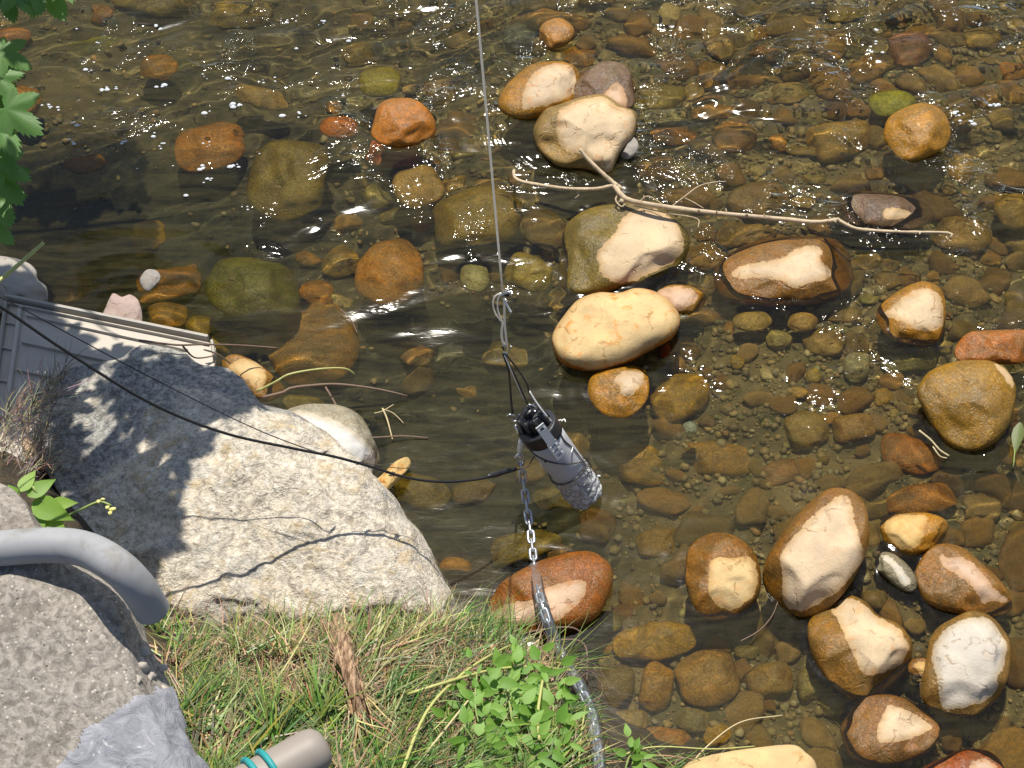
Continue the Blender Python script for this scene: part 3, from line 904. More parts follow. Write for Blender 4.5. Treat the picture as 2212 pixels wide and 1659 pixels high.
# --- stones under the water: (tile, x0, y0, x1, y1, rot, colour, label, extra)
SUB = [
    ('a', 740, -90, 1300, 110, 4, 'olive', 'large flat olive stone at the top edge left of centre', dict(h=.5)),
    ('a', 905, 340, 1145, 535, 10, (.30, .17, .04), 'blurred orange stone under calm water, upper left', dict(under=.13)),
    ('a', 1120, 780, 1610, 1110, -12, (.34, .17, .04), 'big deep orange brown slab in the upper left water', dict(h=.4, under=.15)),
    ('a', 1490, 560, 1890, 705, 16, 'tan', 'tan slab under foam flecks in the upper left water', dict(h=.4, under=.12)),
    ('a', 40, 555, 285, 745, 20, (.30, .16, .045), 'orange brown stone near the green leaves at the left', dict(under=.12)),
    ('a', 1630, 860, 2135, 1455, 18, (.16, .13, .05), 'large rough olive boulder with pitted crust under water left of the wire', dict(h=.7, lump=.14, depth_add=-.01)),
    ('a', 840, 1425, 1070, 1650, -20, (.28, .18, .05), 'small amber stone above the rusty slab in the left pool', dict()),
    ('a', 595, 20, 730, 145, 0, 'brown', 'small brown stone near the top left leaves', dict()),
    ('a', 1340, 0, 1750, 190, 0, 'olive', 'olive brown stone at the top edge right of the large flat one', dict(h=.4)),
    ('a', 400, 230, 820, 370, -8, 'green', 'mossy green flat stone under dark water, upper left', dict(h=.4, depth_add=.04)),
    ('a', 400, 1000, 680, 1130, -6, (.22, .125, .035), 'brown slab under calm water above the dark left pool', dict(under=.15)),
    ('a', -40, 160, 200, 300, 0, (.28, .13, .035), 'orange stone half hidden behind the top left leaves', dict()),
    ('a', 2070, 750, 2330, 905, 0, (.40, .16, .025), 'small bright orange stone above the rough olive boulder', dict(depth_add=-.01)),
    ('a', 2110, 660, 2215, 725, 0, 'amber', 'pebble sized amber stone just above the bright orange stone', dict()),
    ('b', 110, 430, 385, 650, 0, (.22, .20, .04), 'yellow green mossy stone above the orange stone', dict(depth_add=-.01)),
    ('b', 535, 480, 765, 690, -10, (.16, .11, .06), 'purple brown stone right of the orange stone', dict()),
    ('b', 410, 540, 510, 630, 0, 'tan', 'small tan stone between mossy and purple brown stones', dict()),
    ('b', 345, 1065, 660, 1360, -22, 'tan', 'wedge shaped tan stone left of the wire, upper middle', dict(h=.7, depth_add=-.01)),
    ('b', 575, 1205, 1180, 1615, -12, (.19, .15, .06), 'big olive boulder under water directly behind the wire', dict(h=.6, depth_add=-.01)),
    ('b', 455, 1345, 595, 1525, 10, 'amber', 'small amber chip between wedge stone and olive boulder', dict()),
    ('b', 1040, 145, 1270, 315, 0, (.15, .165, .16), 'blue grey stone under water left of the wet glossy brown stone', dict()),
    ('b', 1445, 305, 1650, 435, 0, 'amber', 'amber stone in riffled water above the pale oval stone', dict()),
    ('b', 140, 1180, 345, 1345, -10, (.20, .18, .07), 'pale olive stone left of the wedge shaped tan stone', dict()),
    ('b', 1960, 718, 2225, 822, 6, (.25, .24, .17), 'flat grey banded stone right of the big angular stone', dict()),
    ('b', 1985, 600, 2070, 690, 0, 'wpale', 'small pale shell coloured stone above the grey banded stone', dict()),
    ('b', 2060, 5, 2205, 155, 0, 'wpale', 'pale tan stone at the top edge right of centre', dict()),
    ('b', 1890, 520, 2240, 720, 4, (.20, .16, .06), 'olive tan slab above the grey banded stone', dict(h=.4)),
    ('b', 2000, 830, 2320, 930, 3, (.27, .14, .055), 'thin reddish slab below the grey banded stone', dict(h=.4)),
    ('b', 1170, -40, 1400, 100, 0, (.17, .14, .09), 'grey brown stone at the top edge above the blue grey one', dict()),
    ('b', 1480, -50, 1800, 40, 0, (.26, .2, .1), 'tan stone cut by the top edge near the centre', dict()),
    ('b', 0, 270, 220, 420, 0, (.2, .15, .05), 'olive amber stone upper middle, above the bright orange stone', dict()),
    ('b', 30, 60, 220, 190, 0, (.2, .13, .05), 'brown stone near the top edge left of the wire', dict(depth_add=.03)),
    ('b', 660, 180, 880, 330, 15, (.15, .11, .045), 'dim brown stone at the top just left of the wire', dict(depth_add=.03)),
    ('b', 700, 960, 870, 1040, 0, (.17, .15, .06), 'olive chip left of the wire beside the red slab', dict()),
    ('b', 640, 1130, 850, 1260, -12, (.20, .14, .05), 'brown chip just above the big olive boulder', dict()),
    ('b', 250, 1330, 470, 1440, -15, (.17, .15, .07), 'grey olive stone below the pale olive stone, left of the wire', dict()),
    ('c', 570, 520, 805, 695, -8, (.28, .22, .11), 'tan knob of stone in the riffle, upper right', dict()),
    ('c', 55, 645, 345, 785, 0, (.29, .17, .06), 'amber block right of the big angular stone', dict()),
    ('c', 190, 785, 475, 1000, 0, (.24, .14, .06), 'purplish brown stone above the branch, right of centre', dict()),
    ('c', 770, 770, 1235, 1040, -14, (.30, .21, .085), 'wide tan stone left of the splashing orange brown stone', dict(h=.5)),
    ('c', 1190, 580, 1505, 765, -6, 'moss', 'yellow green mossy stone above the splashing orange brown stone', dict(depth_add=-.01)),
    ('c', 840, 200, 1045, 400, 0, (.34, .22, .075), 'amber stone in the riffle near the top right', dict()),
    ('c', 465, 300, 635, 405, 0, (.34, .2, .08), 'small orange tan stone in the upper right riffle', dict()),
    ('c', 85, 375, 285, 570, 0, (.3, .2, .085), 'amber lumpy stone between angular stone and riffle', dict(lump=.12)),
    ('c', 280, 1170, 680, 1420, 0, (.20, .14, .075), 'brown domed stone crossed by the branch', dict(h=.6)),
    ('c', 200, 1440, 600, 1610, 0, (.22, .15, .07), 'grooved brown stone just below the branch', dict(h=.5)),
    ('c', 1725, 980, 1890, 1195, 5, (.30, .20, .07), 'amber wedge below the splashing water, far right', dict()),
    ('c', 1330, 1105, 1660, 1225, 8, (.30, .24, .10), 'long yellowish slab below the splashing orange brown stone', dict(h=.4)),
    ('c', 430, 1055, 545, 1150, 0, 'wpale', 'small pale yellow stone above the domed brown stone', dict()),
    ('c', 690, 1270, 855, 1355, 5, (.32, .22, .07), 'small amber stone right of the domed brown stone', dict()),
    ('c', 1610, 1395, 2000, 1650, 4, (.24, .165, .07), 'square brown stone under water past the branch tip', dict(h=.5)),
    ('c', 1330, 175, 1620, 450, 0, (.19, .105, .075), 'purple wet stone in white water near the top right', dict()),
    ('c', 1840, 850, 1960, 940, 0, 'wpale', 'first pale round pebble in the cluster right of the orange brown stone', dict()),
    ('c', 1950, 840, 2080, 930, 0, 'wpale', 'rightmost pale pebble in the cluster by the splash', dict()),
    ('c', 1900, 945, 1990, 1035, 0, 'wpale', 'lowest pale pebble in the cluster by the splash', dict()),
    ('c', 2020, 1240, 2290, 1475, 0, (.24, .17, .06), 'yellow brown stone cut by the right edge, level with the branch tip', dict(depth_add=-.01)),
    ('c', 0, 520, 140, 660, 0, (.24, .18, .08), 'tan chip right of the pink flake', dict()),
    ('c', 560, 860, 660, 990, 0, 'amber', 'small amber stone left of the wide tan stone', dict()),
    ('c', 640, 940, 960, 1020, 6, (.25, .18, .075), 'narrow tan slab under the wide tan stone', dict(h=.4)),
    ('c', 760, 1120, 940, 1190, 4, (.26, .21, .10), 'flat pale olive stone in the riffle right of centre', dict()),
    ('c', 1790, 180, 2080, 320, 0, (.28, .2, .07), 'amber slab in sparkling water at the upper right', dict()),
    ('c', 2060, 400, 2220, 520, 0, (.32, .16, .06), 'small orange stone at the right edge, upper part', dict()),
    ('c', 2080, 1480, 2300, 1640, 0, (.18, .14, .06), 'dim brown stone at the right edge below the branch', dict()),
    ('c', 280, 1600, 420, 1660, 0, 'wpale', 'small tan pebble left of the mitten patched stone', dict()),
    ('c', 620, 1190, 800, 1260, 0, (.2, .18, .09), 'greenish chip above the small amber stone by the branch', dict()),
    ('c', 300, 20, 600, 120, 0, (.22, .17, .08), 'olive stone in riffles at the top right of centre', dict()),
    ('c', 900, 20, 1200, 130, 0, (.2, .16, .06), 'brown slab in riffles at the top right', dict()),
    ('d', 1320, 5, 1935, 425, 6, (.105, .11, .035), 'large algae green boulder with a tan flat top, left pool', dict(h=.75, depth_add=-.012)),
    ('d', 2290, -105, 2760, 320, -28, (.34, .19, .075), 'smooth brown egg shaped stone left of the sensor wire', dict(h=.65, depth_add=-.01)),
    ('d', 1700, 310, 2330, 860, -20, (.23, .135, .045), 'deep amber boulder above the twig, middle left', dict(h=.5, depth_add=.0)),
    ('d', 2085, -60, 2330, 150, 0, (.28, .19, .06), 'amber stone left of the smooth egg shaped one', dict()),
    ('d', 2120, 255, 2290, 350, 10, (.46, .37, .22), 'small pale cylinder shaped stone below the egg shaped one', dict(depth_add=-.0)),
    ('d', 1930, 155, 2180, 330, 0, (.36, .19, .045), 'orange amber stone right of the algae green boulder', dict()),
    ('d', 870, 60, 1330, 290, -14, (.26, .13, .045), 'rusty slab carrying a small grey stone, left pool', dict(h=.45)),
    ('d', 940, 300, 1215, 480, 0, (.27, .15, .04), 'amber stone behind the pinkish broken slab', dict()),
    ('d', 1200, 385, 1400, 520, 0, (.2, .14, .04), 'small dim amber stone above the panel corner', dict()),
    ('d', 340, 120, 620, 300, 0, (.14, .085, .03), 'dim brown stone in the dark left pool', dict()),
    ('d', 1370, 490, 1640, 640, 0, (.24, .17, .04), 'olive amber stone right of the panel corner', dict()),
    ('d', 1930, -20, 2080, 70, 0, 'amber', 'small amber stone left of the amber one by the egg shaped stone', dict()),
    ('e', 560, 195, 650, 290, 0, (.42, .32, .13), 'small round cream pebble between egg shaped stone and wire', dict(name='pebble')),
    ('e', 760, 50, 960, 230, 15, (.33, .32, .20), 'pale olive stone close to the wire on its left', dict(depth_add=-.01)),
    ('e', 1040, -10, 1375, 225, 14, (.24, .20, .08), 'lumpy olive stone right of the wire', dict(lump=.16, depth_add=-.01)),
    ('e', 800, 200, 960, 320, 10, 'red', 'brick red stone left of the knotted wire loop', dict()),
    ('e', 310, 360, 425, 450, 0, (.28, .17, .06), 'small orange stone in the dark middle pool', dict(depth_add=.05)),
    ('e', 690, 780, 890, 960, -25, (.22, .14, .05), 'dim orange stone deep in the pool left of the sensor', dict(depth_add=.1)),
    ('e', 2050, 560, 2165, 660, 0, 'red', 'rough brick red pebble below the right end of the golden stone', dict(name='pebble', lump=.2)),
    ('e', 1650, 1100, 1900, 1230, 8, (.30, .26, .13), 'pale olive chip below the small amber stone', dict()),
    ('e', 1760, 1220, 2150, 1500, 10, (.27, .18, .06), 'yellow brown slab in the riffle right of the sensor', dict(h=.35)),
    ('e', 1330, 230, 1530, 390, 0, (.2, .15, .07), 'brown stone behind the golden stone, near the wire loop', dict()),
    ('f', 325, 355, 580, 490, -8, (.31, .235, .11), 'tan oblong stone below the mitten patched stone', dict(depth_add=-.004)),
    ('f', 665, 360, 885, 492, 0, (.27, .19, .09), 'brown oval stone next to the tan oblong one', dict(depth_add=-.004)),
    ('f', 535, 468, 705, 615, 12, (.29, .25, .13), 'pale angular stone under the tan oblong one', dict()),
    ('f', 765, 460, 1065, 645, 0, (.25, .185, .09), 'wide rough tan stone in the clear shallows', dict()),
    ('f', 1035, 600, 1215, 825, 8, (.26, .25, .185), 'grey stone standing in the clear shallows', dict()),
    ('f', 1280, 605, 1670, 750, -4, (.19, .18, .085), 'long olive stone below the triangular topped stone', dict(h=.5)),
    ('f', 1635, 535, 1755, 635, 0, (.36, .28, .13), 'small tan stone between triangular topped and rust red stones', dict()),
    ('f', 660, 985, 950, 1260, 0, (.21, .16, .07), 'square brown stone in the shallows, left one of a touching pair', dict(h=.5)),
    ('f', 935, 1010, 1260, 1205, -12, (.23, .15, .065), 'angular brown stone in the shallows, right one of a touching pair', dict(h=.5)),
    ('f', 1270, 1160, 1690, 1410, 16, (.30, .135, .04), 'rust orange slab in the riffle above the teardrop stone', dict(h=.45)),
    ('f', 1300, 1480, 1810, 1670, -10, (.30, .15, .05), 'rust stone with grey veil, just above the small golden stone', dict(h=.45)),
    ('f', 0, 1070, 95, 1155, 0, 'blue', 'pale blue grey pebble in the shallows right of the sensor', dict(name='pebble', depth_add=-.01)),
    ('f', 490, 1320, 770, 1480, -18, (.22, .13, .055), 'brown slab in the shadowed riffle right of the sensor', dict(h=.4)),
    ('f', -20, 1190, 490, 1430, 6, (.27, .17, .06), 'broad amber slab in the riffle, right of the sensor tip', dict(h=.35)),
    ('f', 310, 640, 405, 740, 0, (.30, .22, .075), 'small amber pebble in the clear shallows', dict()),
    ('f', 795, 735, 895, 825, 0, (.34, .26, .11), 'small yellow stone below the wide rough tan stone', dict()),
    ('f', 500, 720, 610, 800, 0, (.30, .28, .19), 'small grey white stone in the clear shallows', dict()),
    ('f', 1240, 850, 1360, 980, 0, (.33, .22, .08), 'amber angular pebble left of the broad amber stone', dict()),
    ('f', 480, 1010, 640, 1120, 0, (.20, .20, .09), 'greenish stone among coarse pebbles in the shallows', dict()),
    ('f', 220, 1080, 480, 1180, 0, (.24, .18, .09), 'tan slab among coarse pebbles in the shallows', dict(h=.4)),
    ('f', 680, 840, 810, 920, 0, (.32, .22, .09), 'amber pebble in the middle of the clear shallows', dict()),
    ('f', 920, 330, 1200, 440, 4, (.24, .18, .09), 'brown slab left of the triangular topped stone', dict(h=.4)),
    ('f', 1140, 245, 1280, 310, 4, (.26, .24, .12), 'flat pale olive chip above the triangular topped stone', dict()),
    ('f', 1330, 985, 1420, 1060, 0, (.42, .34, .16), 'little yellow pebble left of the broad amber stone', dict(name='pebble')),
    ('f', 140, 130, 210, 230, 0, (.26, .2, .1), 'small tan chip beside the mitten patched stone', dict()),
    ('f', 155, 260, 240, 320, 0, (.34, .24, .13), 'small pink tan pebble right of the pink flat stone', dict(name='pebble')),
    ('z', 600, 105, 880, 315, 0, (.17, .165, .055), 'mossy olive stone below the chain crossed stone', dict()),
    ('z', 790, 195, 1495, 545, -8, (.31, .21, .065), 'long golden algae covered stone near the grass', dict(h=.5)),
    ('z', 595, 365, 785, 485, 8, (.31, .19, .05), 'small amber stone by the grass edge', dict()),
    ('z', 640, 560, 985, 930, 0, (.15, .115, .045), 'dark olive stone beside the leafy weeds', dict()),
    ('z', 1015, 525, 1305, 985, 6, (.33, .205, .075), 'upright amber pear shaped stone near the grass', dict(h=.6)),
    ('z', 1325, 455, 1895, 945, -10, (.27, .18, .08), 'broad brown stone with scattered debris near the grass', dict(h=.5)),
    ('z', 1925, 565, 2260, 870, 0, (.24, .165, .075), 'brown rounded stone right of the broad debris covered one', dict()),
    ('z', 1315, 930, 1655, 1155, 8, (.22, .195, .115), 'grey speckled stone below the broad brown one', dict()),
    ('z', 990, 1095, 1520, 1370, 5, (.29, .16, .065), 'smooth orange brown stone by the lower grass stems', dict(h=.5)),
    ('z', 735, 945, 1140, 1140, 0, (.22, .17, .08), 'tan stone close to the leafy weeds', dict()),
    ('z', 1555, 1060, 1810, 1270, -20, (.31, .205, .06), 'amber yellow stone above the buff bottom boulder', dict()),
    ('i', 735, 1015, 905, 1225, 0, (.22, .19, .085), 'round olive stone left of the shell faced stone', dict()),
    ('i', 885, 1175, 1065, 1335, 0, (.20, .18, .09), 'small olive grey stone below the round olive one', dict()),
    ('i', 430, 960, 720, 1190, -6, (.23, .165, .075), 'brown lumpy stone left of the round olive stone', dict(lump=.1)),
    ('i', 330, 860, 500, 960, 0, (.19, .17, .085), 'grey olive chip above the brown lumpy stone', dict()),
    ('h', 630, 285, 850, 500, 10, (.31, .17, .05), 'amber stone at the right corner of the granite boulder', dict()),
    ('h', 870, 130, 1430, 330, -12, (.20, .16, .055), 'olive slab under dark water above the chain crossed stone', dict(h=.4)),
    ('h', 780, 490, 890, 560, 0, (.24, .2, .1), 'small grey tan stone below the amber corner stone', dict()),
    ('h', 760, 545, 930, 620, 5, (.22, .15, .06), 'brown slab between granite boulder and chain crossed stone', dict()),
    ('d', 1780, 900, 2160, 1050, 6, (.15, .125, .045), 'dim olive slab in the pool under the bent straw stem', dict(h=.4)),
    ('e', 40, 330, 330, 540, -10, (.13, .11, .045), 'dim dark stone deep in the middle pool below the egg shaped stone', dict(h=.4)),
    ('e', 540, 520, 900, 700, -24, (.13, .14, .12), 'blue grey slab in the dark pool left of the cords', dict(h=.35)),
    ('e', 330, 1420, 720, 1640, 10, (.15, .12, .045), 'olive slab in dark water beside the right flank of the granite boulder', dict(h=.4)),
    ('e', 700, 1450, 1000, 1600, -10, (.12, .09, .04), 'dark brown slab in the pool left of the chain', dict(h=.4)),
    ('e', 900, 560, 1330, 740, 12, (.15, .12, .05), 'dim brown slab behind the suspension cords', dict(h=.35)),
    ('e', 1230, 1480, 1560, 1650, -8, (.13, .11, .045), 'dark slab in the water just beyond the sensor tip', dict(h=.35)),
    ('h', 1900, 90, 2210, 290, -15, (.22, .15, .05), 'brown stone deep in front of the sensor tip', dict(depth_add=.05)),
]
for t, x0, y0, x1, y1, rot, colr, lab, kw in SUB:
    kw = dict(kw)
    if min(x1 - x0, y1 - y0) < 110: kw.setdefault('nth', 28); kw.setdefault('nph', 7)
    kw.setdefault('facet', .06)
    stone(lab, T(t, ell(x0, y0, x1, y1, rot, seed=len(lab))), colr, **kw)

# --- nameless pebbles: alike, strewn over the bed between the stones
rng = random.Random(11)
PEB_COL = ['tan', 'brown', 'amber', 'olive']
MARKS = [('pale oval stone', 1165, 195), ('big angular stone', 1285, 280), ('pointed cream stone', 1345, 545), ('mitten patched stone', 1695, 595), ('triangular topped stone', 1970, 680), ('big golden stone', 1330, 715),
         ('teardrop stone', 1765, 1200), ('square topped stone', 1560, 1245), ('shell faced stone', 1860, 1400), ('grey white oval stone', 2090, 1435), ('bright orange block', 870, 265), ('algae green boulder', 540, 620),
         ('egg shaped stone', 840, 590), ('olive boulder behind the wire', 1030, 470), ('rough olive boulder', 625, 390), ('splashing orange brown stone', 1980, 285), ('purple brown stone', 1900, 460), ('broad amber stone', 2085, 875),
         ('chain crossed stone', 1185, 1280), ('water sensor', 1200, 1000), ('mossy stone', 1925, 225), ('wedge shaped tan stone', 905, 400), ('debris covered stone', 1530, 1470), ('wet glossy brown stone', 1200, 70), ('long golden algae stone', 1412, 1385)]
ORD = ['nearest', 'second nearest', 'third nearest', 'fourth nearest', 'fifth nearest', 'sixth nearest', 'seventh nearest', 'eighth nearest', 'ninth nearest', 'tenth nearest', 'eleventh nearest', 'twelfth nearest']
peb_lab = {}


def unit_pebble(seed, nth=24, nph=8):
    vs, fs, rows = [], [], []
    rr = random.Random(seed)
    sx, sy, sz = rr.uniform(.85, 1.25), rr.uniform(.7, 1.0), rr.uniform(.45, .7)
    for j in range(-nph, nph + 1):
        ph = math.pi / 2 * j / nph
        if abs(j) == nph:
            rows.append([len(vs)]); vs.append(Vector((0, 0, math.copysign(sz, j)))); continue
        row = []
        for i in range(nth):
            a = 2 * math.pi * i / nth
            q = Vector((math.cos(a) * math.cos(ph) * sx, math.sin(a) * math.cos(ph) * sy, math.sin(ph) * sz))
            row.append(len(vs)); vs.append(q * (1 + .32 * mn.noise(q * 1.3 + Vector((seed * 3.3, 0, 0))) + .10 * mn.noise(q * 3.4 + Vector((0, seed * 3.3, 0)))))
        rows.append(row)
    for r0, r1 in zip(rows[:-1], rows[1:]):
        for i in range(nth):
            k = (i + 1) % nth
            if len(r0) == 1: fs.append((r0[0], r1[k], r1[i]))
            elif len(r1) == 1: fs.append((r0[i], r0[k], r1[0]))
            else: fs.append((r0[i], r0[k], r1[k], r1[i]))
    return vs, fs


PEB = []
for s in range(12):
    me = mesh('pebble', *unit_pebble(s))
    at = me.attributes.new('dry', 'FLOAT', 'POINT')
    at.data.foreach_set('value', np.full(len(me.vertices), -30, np.float32))
    me.materials.append(M_STONE)
    PEB.append(me)
placed = [(o.location.x, o.location.y, max(o.dimensions.x, o.dimensions.y) / 2) for o in COL.objects if o.get('category') == 'stone']
tries = 0
npeb = 0
while npeb < 240 and tries < 20000:
    tries += 1
    u, v = rng.uniform(350, 2230), rng.uniform(-20, 1680)
    if u < 950 and rng.random() < .6: continue
    p = P(u, v, 0)
    if p.y < np.interp(p.x, _bk[:, 0], _bk[:, 1]) + .03: continue
    r = rng.uniform(.016, .03) if npeb > 175 else rng.uniform(.055, .085) if npeb < 45 else rng.uniform(.03, .058)
    if npeb <= 175 and u < 1150 and rng.random() < .6: continue
    dz = float(depth(p.x, p.y))
    if dz > .23 and rng.random() < .85: continue
    if any((p.x - a) ** 2 + (p.y - b) ** 2 < (c * .72 + r * .8) ** 2 for a, b, c in placed): continue
    ci = rng.choices(range(4), [3, 3, 2, 2])[0]
    z = float(bed_z(np.array([p.x]), np.array([p.y]))[0]) + r * .15
    z = min(z, -r * .8 - .006)
    o = bpy.data.objects.new('pebble', rng.choice(PEB))
    COL.objects.link(o)
    o.location = (p.x, p.y, z)
    o.scale = (r * rng.uniform(.75, 1.35), r * rng.uniform(.75, 1.1), r * rng.uniform(.8, 1.2))
    o.rotation_euler = (rng.uniform(-.3, .3), rng.uniform(-.3, .3), rng.uniform(0, 6.28))
    o.cycles.is_caustics_receiver = True
    b = COLS[PEB_COL[ci]]
    k = rng.uniform(1.0, 1.75)
    o['wet_color'] = [(c * .6 + g * .4) * k for c, g in zip(b, (.26, .165, .045))]
    o['dry_color'] = [.5, .4, .3]
    o['stain'] = .2
    tag(o, None, 'pebble', 'pebbles strewn on the stream bed')
    pu, pv_ = pix(o.location)
    mk = min(MARKS, key=lambda q: (q[1] - pu) ** 2 + (q[2] - pv_) ** 2)
    du, dv = pu - mk[1], pv_ - mk[2]
    side = ('right of' if du > 0 else 'left of') if abs(du) > abs(dv) else ('below' if dv > 0 else 'above')
    peb_lab.setdefault((PEB_COL[ci], side, mk[0]), []).append((math.hypot(du, dv), o))
    placed.append((p.x, p.y, r))
    npeb += 1

for (cn, side, mk), lst in peb_lab.items():
    for k, (_, o) in enumerate(sorted(lst, key=lambda q: q[0])):
        o['label'] = '%s %s pebble on the stream bed %s the %s' % (ORD[min(k, 11)], cn, side, mk)

# --- gravel: nobody could count it
def gravel(n, seed):
    rr = np.random.default_rng(seed)
    ico = [(0, 0, -1), (.72, -.53, -.45), (-.28, -.85, -.45), (-.89, 0, -.45), (-.28, .85, -.45), (.72, .53, -.45), (.28, -.85, .45), (-.72, -.53, .45), (-.72, .53, .45), (.28, .85, .45), (.89, 0, .45), (0, 0, 1)]
    F = [(0, 1, 2), (1, 0, 5), (0, 2, 3), (0, 3, 4), (0, 4, 5), (1, 5, 10), (2, 1, 6), (3, 2, 7), (4, 3, 8), (5, 4, 9), (1, 10, 6), (2, 6, 7), (3, 7, 8), (4, 8, 9), (5, 9, 10), (6, 10, 11), (7, 6, 11), (8, 7, 11), (9, 8, 11), (10, 9, 11)]
    ico, F = np.array(ico), np.array(F)
    X = rr.uniform(-2.3, 2.3, n * 3)
    Y = rr.uniform(-1.4, 2.5, n * 3)
    D = depth(X, Y)
    keep = rr.random(n * 3) < np.clip(1.2 - D * 3.7, .02, 1)
    keep &= (X > -.55 + .25 * vnoise(X * 3, Y * 3, 40)) | (rr.random(n * 3) < .4)
    keep &= Y > np.interp(X, _bk[:, 0], _bk[:, 1]) - .05
    X, Y = X[keep][:n], Y[keep][:n]
    n = len(X)
    r = .0035 + .011 * rr.random(n) ** 2.4
    # the open gravel bar between the stones on the right is finer and stands higher
    gx, gy = P(1975, 1300, 0)[:2]
    bar = np.exp(-((X - gx) ** 2 + (Y - gy) ** 2) / .022)
    r = r * (1 - .3 * bar)
    Z = bed_z(X, Y) + r * .35
    V = ico[None] * (r[:, None, None] * (.75 + .5 * rr.random((n, 1, 3)))) * (1 + .55 * (rr.random((n, 12, 1)) - .5))
    V[:, :, 2] *= .7
    a = rr.random(n) * 6.283
    c, s = np.cos(a)[:, None], np.sin(a)[:, None]
    V = np.stack([V[:, :, 0] * c - V[:, :, 1] * s + X[:, None], V[:, :, 0] * s + V[:, :, 1] * c + Y[:, None], V[:, :, 2] + Z[:, None]], -1)
    pal = np.array([(.26, .20, .10), (.17, .13, .065), (.31, .22, .095), (.36, .31, .19), (.12, .10, .06), (.22, .20, .15), (.30, .16, .06), (.17, .17, .07), (.42, .37, .26)])
    ci = rr.choice(len(pal), n, p=[.22, .2, .14, .08, .14, .1, .04, .06, .02])
    col = np.repeat((pal[ci] * .6 + np.array([.15, .115, .05]) * .4) * (1.05 + .65 * rr.random((n, 1))), 12, 0)
    me = bpy.data.meshes.new('gravel')
    me.vertices.add(n * 12)
    me.vertices.foreach_set('co', V.reshape(-1).astype(np.float32))
    FF = (F[None] + (np.arange(n) * 12)[:, None, None]).reshape(-1).astype(np.int32)
    me.loops.add(len(FF))
    me.loops.foreach_set('vertex_index', FF)
    me.polygons.add(len(FF) // 3)
    me.polygons.foreach_set('loop_start', (np.arange(len(FF) // 3) * 3).astype(np.int32))
    me.polygons.foreach_set('use_smooth', np.ones(len(FF) // 3, bool))
    at = me.attributes.new('col', 'FLOAT_COLOR', 'POINT')
    at.data.foreach_set('color', np.concatenate([col, np.ones((len(col), 1))], 1).ravel().astype(np.float32))
    me.update()
    return me


tag(link('gravel', gravel(32000, 4), mat_attr('gravel', .6, .35, .4, 60, .4)), 'loose mixed gravel covering the stream bed', kind='stuff')

# ------------------------------------------------------------------ water surface
_q = P(1245, 1060, 0)
EMERGED.append((_q.x, _q.y, .045))
_em = np.array(EMERGED)


TURB = [(2060, 250, .10, 1.6), (1900, 90, .16, 1.5), (2080, 60, .2, 1.3), (1560, 110, .16, 1.1), (1250, 345, .12, .9), (2150, 650, .2, 1.0), (1660, 30, .2, .8), (1900, 740, .08, .9), (1450, 740, .08, .7), (1250, 1100, .12, .6), (2050, 990, .12, .8), (900, 850, .1, .4)]


def water_z(X, Y):
    # stream runs from upper right to lower left of the picture: crests drawn out across it
    c, s = math.cos(R(14)), math.sin(R(14))
    A, B = X * c + Y * s, -X * s + Y * c
    rough = np.clip(.50 + .50 * (X + .2) + .75 * (Y + .1), .10, 2.4)
    pool = vnoise(X * 1.1 + 3, Y * 1.1, 9)
    rough = rough * np.clip(1 + .7 * pool, .4, 1.7)
    wx, wy = vnoise(A * 2.5, B * 3, 20) * .12, vnoise(A * 2.5 + 9, B * 3, 21) * .10
    A2, B2 = A + wx, B + wy
    for u, v, s, k in TURB:
        q = P(u, v, 0)
        rough = rough + k * np.exp(-(((X - q.x) / s) ** 2 + ((Y - q.y) / (s * .7)) ** 2))
    z = .0048 * vnoise(A2 * 3.2, B2 * 8, 22) + .0030 * vnoise(A2 * 6, B2 * 14, 23) + .0009 * vnoise(A2 * 15, B2 * 30, 24)
    z = z * rough
    for ex, ey, er in _em:
        dx, dy = X - ex, Y - ey
        m = (abs(dx) < er + .3) & (abs(dy) < er + .3)
        d = np.hypot(dx[m], dy[m]) - er * .95
        d = np.clip(d, 0, None)
        am = .0016 * np.clip(rough[m], .25, 1)
        z[m] += am * np.exp(-d / .05) * np.cos(d * 2 * math.pi / .045 + vnoise(X[m] * 9, Y[m] * 9, 30) * 2)
    return z


o = link('water', grid_mesh('water', axis(-1.9, 1.9, .0085, 40), axis(-1.25, 1.9, .0075, 40), water_z), M_WATER, wet=False)
o.cycles.is_caustics_caster = True
_co = np.empty(len(o.data.vertices) * 3, np.float32)
o.data.vertices.foreach_get('co', _co)
_co = _co.reshape(-1, 3)
_mu = np.concatenate([depth(c_[:, 0], c_[:, 1]) for c_ in np.array_split(_co, 40)])
# the column is thin where a stone reaches up towards the surface
for tx, ty, tr_, tz in TOPS:
    dd_ = np.hypot(_co[:, 0] - tx, _co[:, 1] - ty) / (tr_ * 1.15)
    q_ = dd_ < 1
    _mu[q_] = np.minimum(_mu[q_], np.maximum(-tz, .0) + tr_ * .8 * (1 - np.sqrt(1 - dd_[q_] ** 2)) - max(tz, 0) * .5)
_mu = np.maximum(_mu, 0)
_at = o.data.attributes.new('murk', 'FLOAT', 'POINT')
_at.data.foreach_set('value', np.clip(.035 + .40 * (1 - np.exp(-np.clip(_mu - .06, 0, None) * 5.5)), 0, .26).astype(np.float32))
tag(o, 'clear brownish stream water with small ripples', kind='structure')


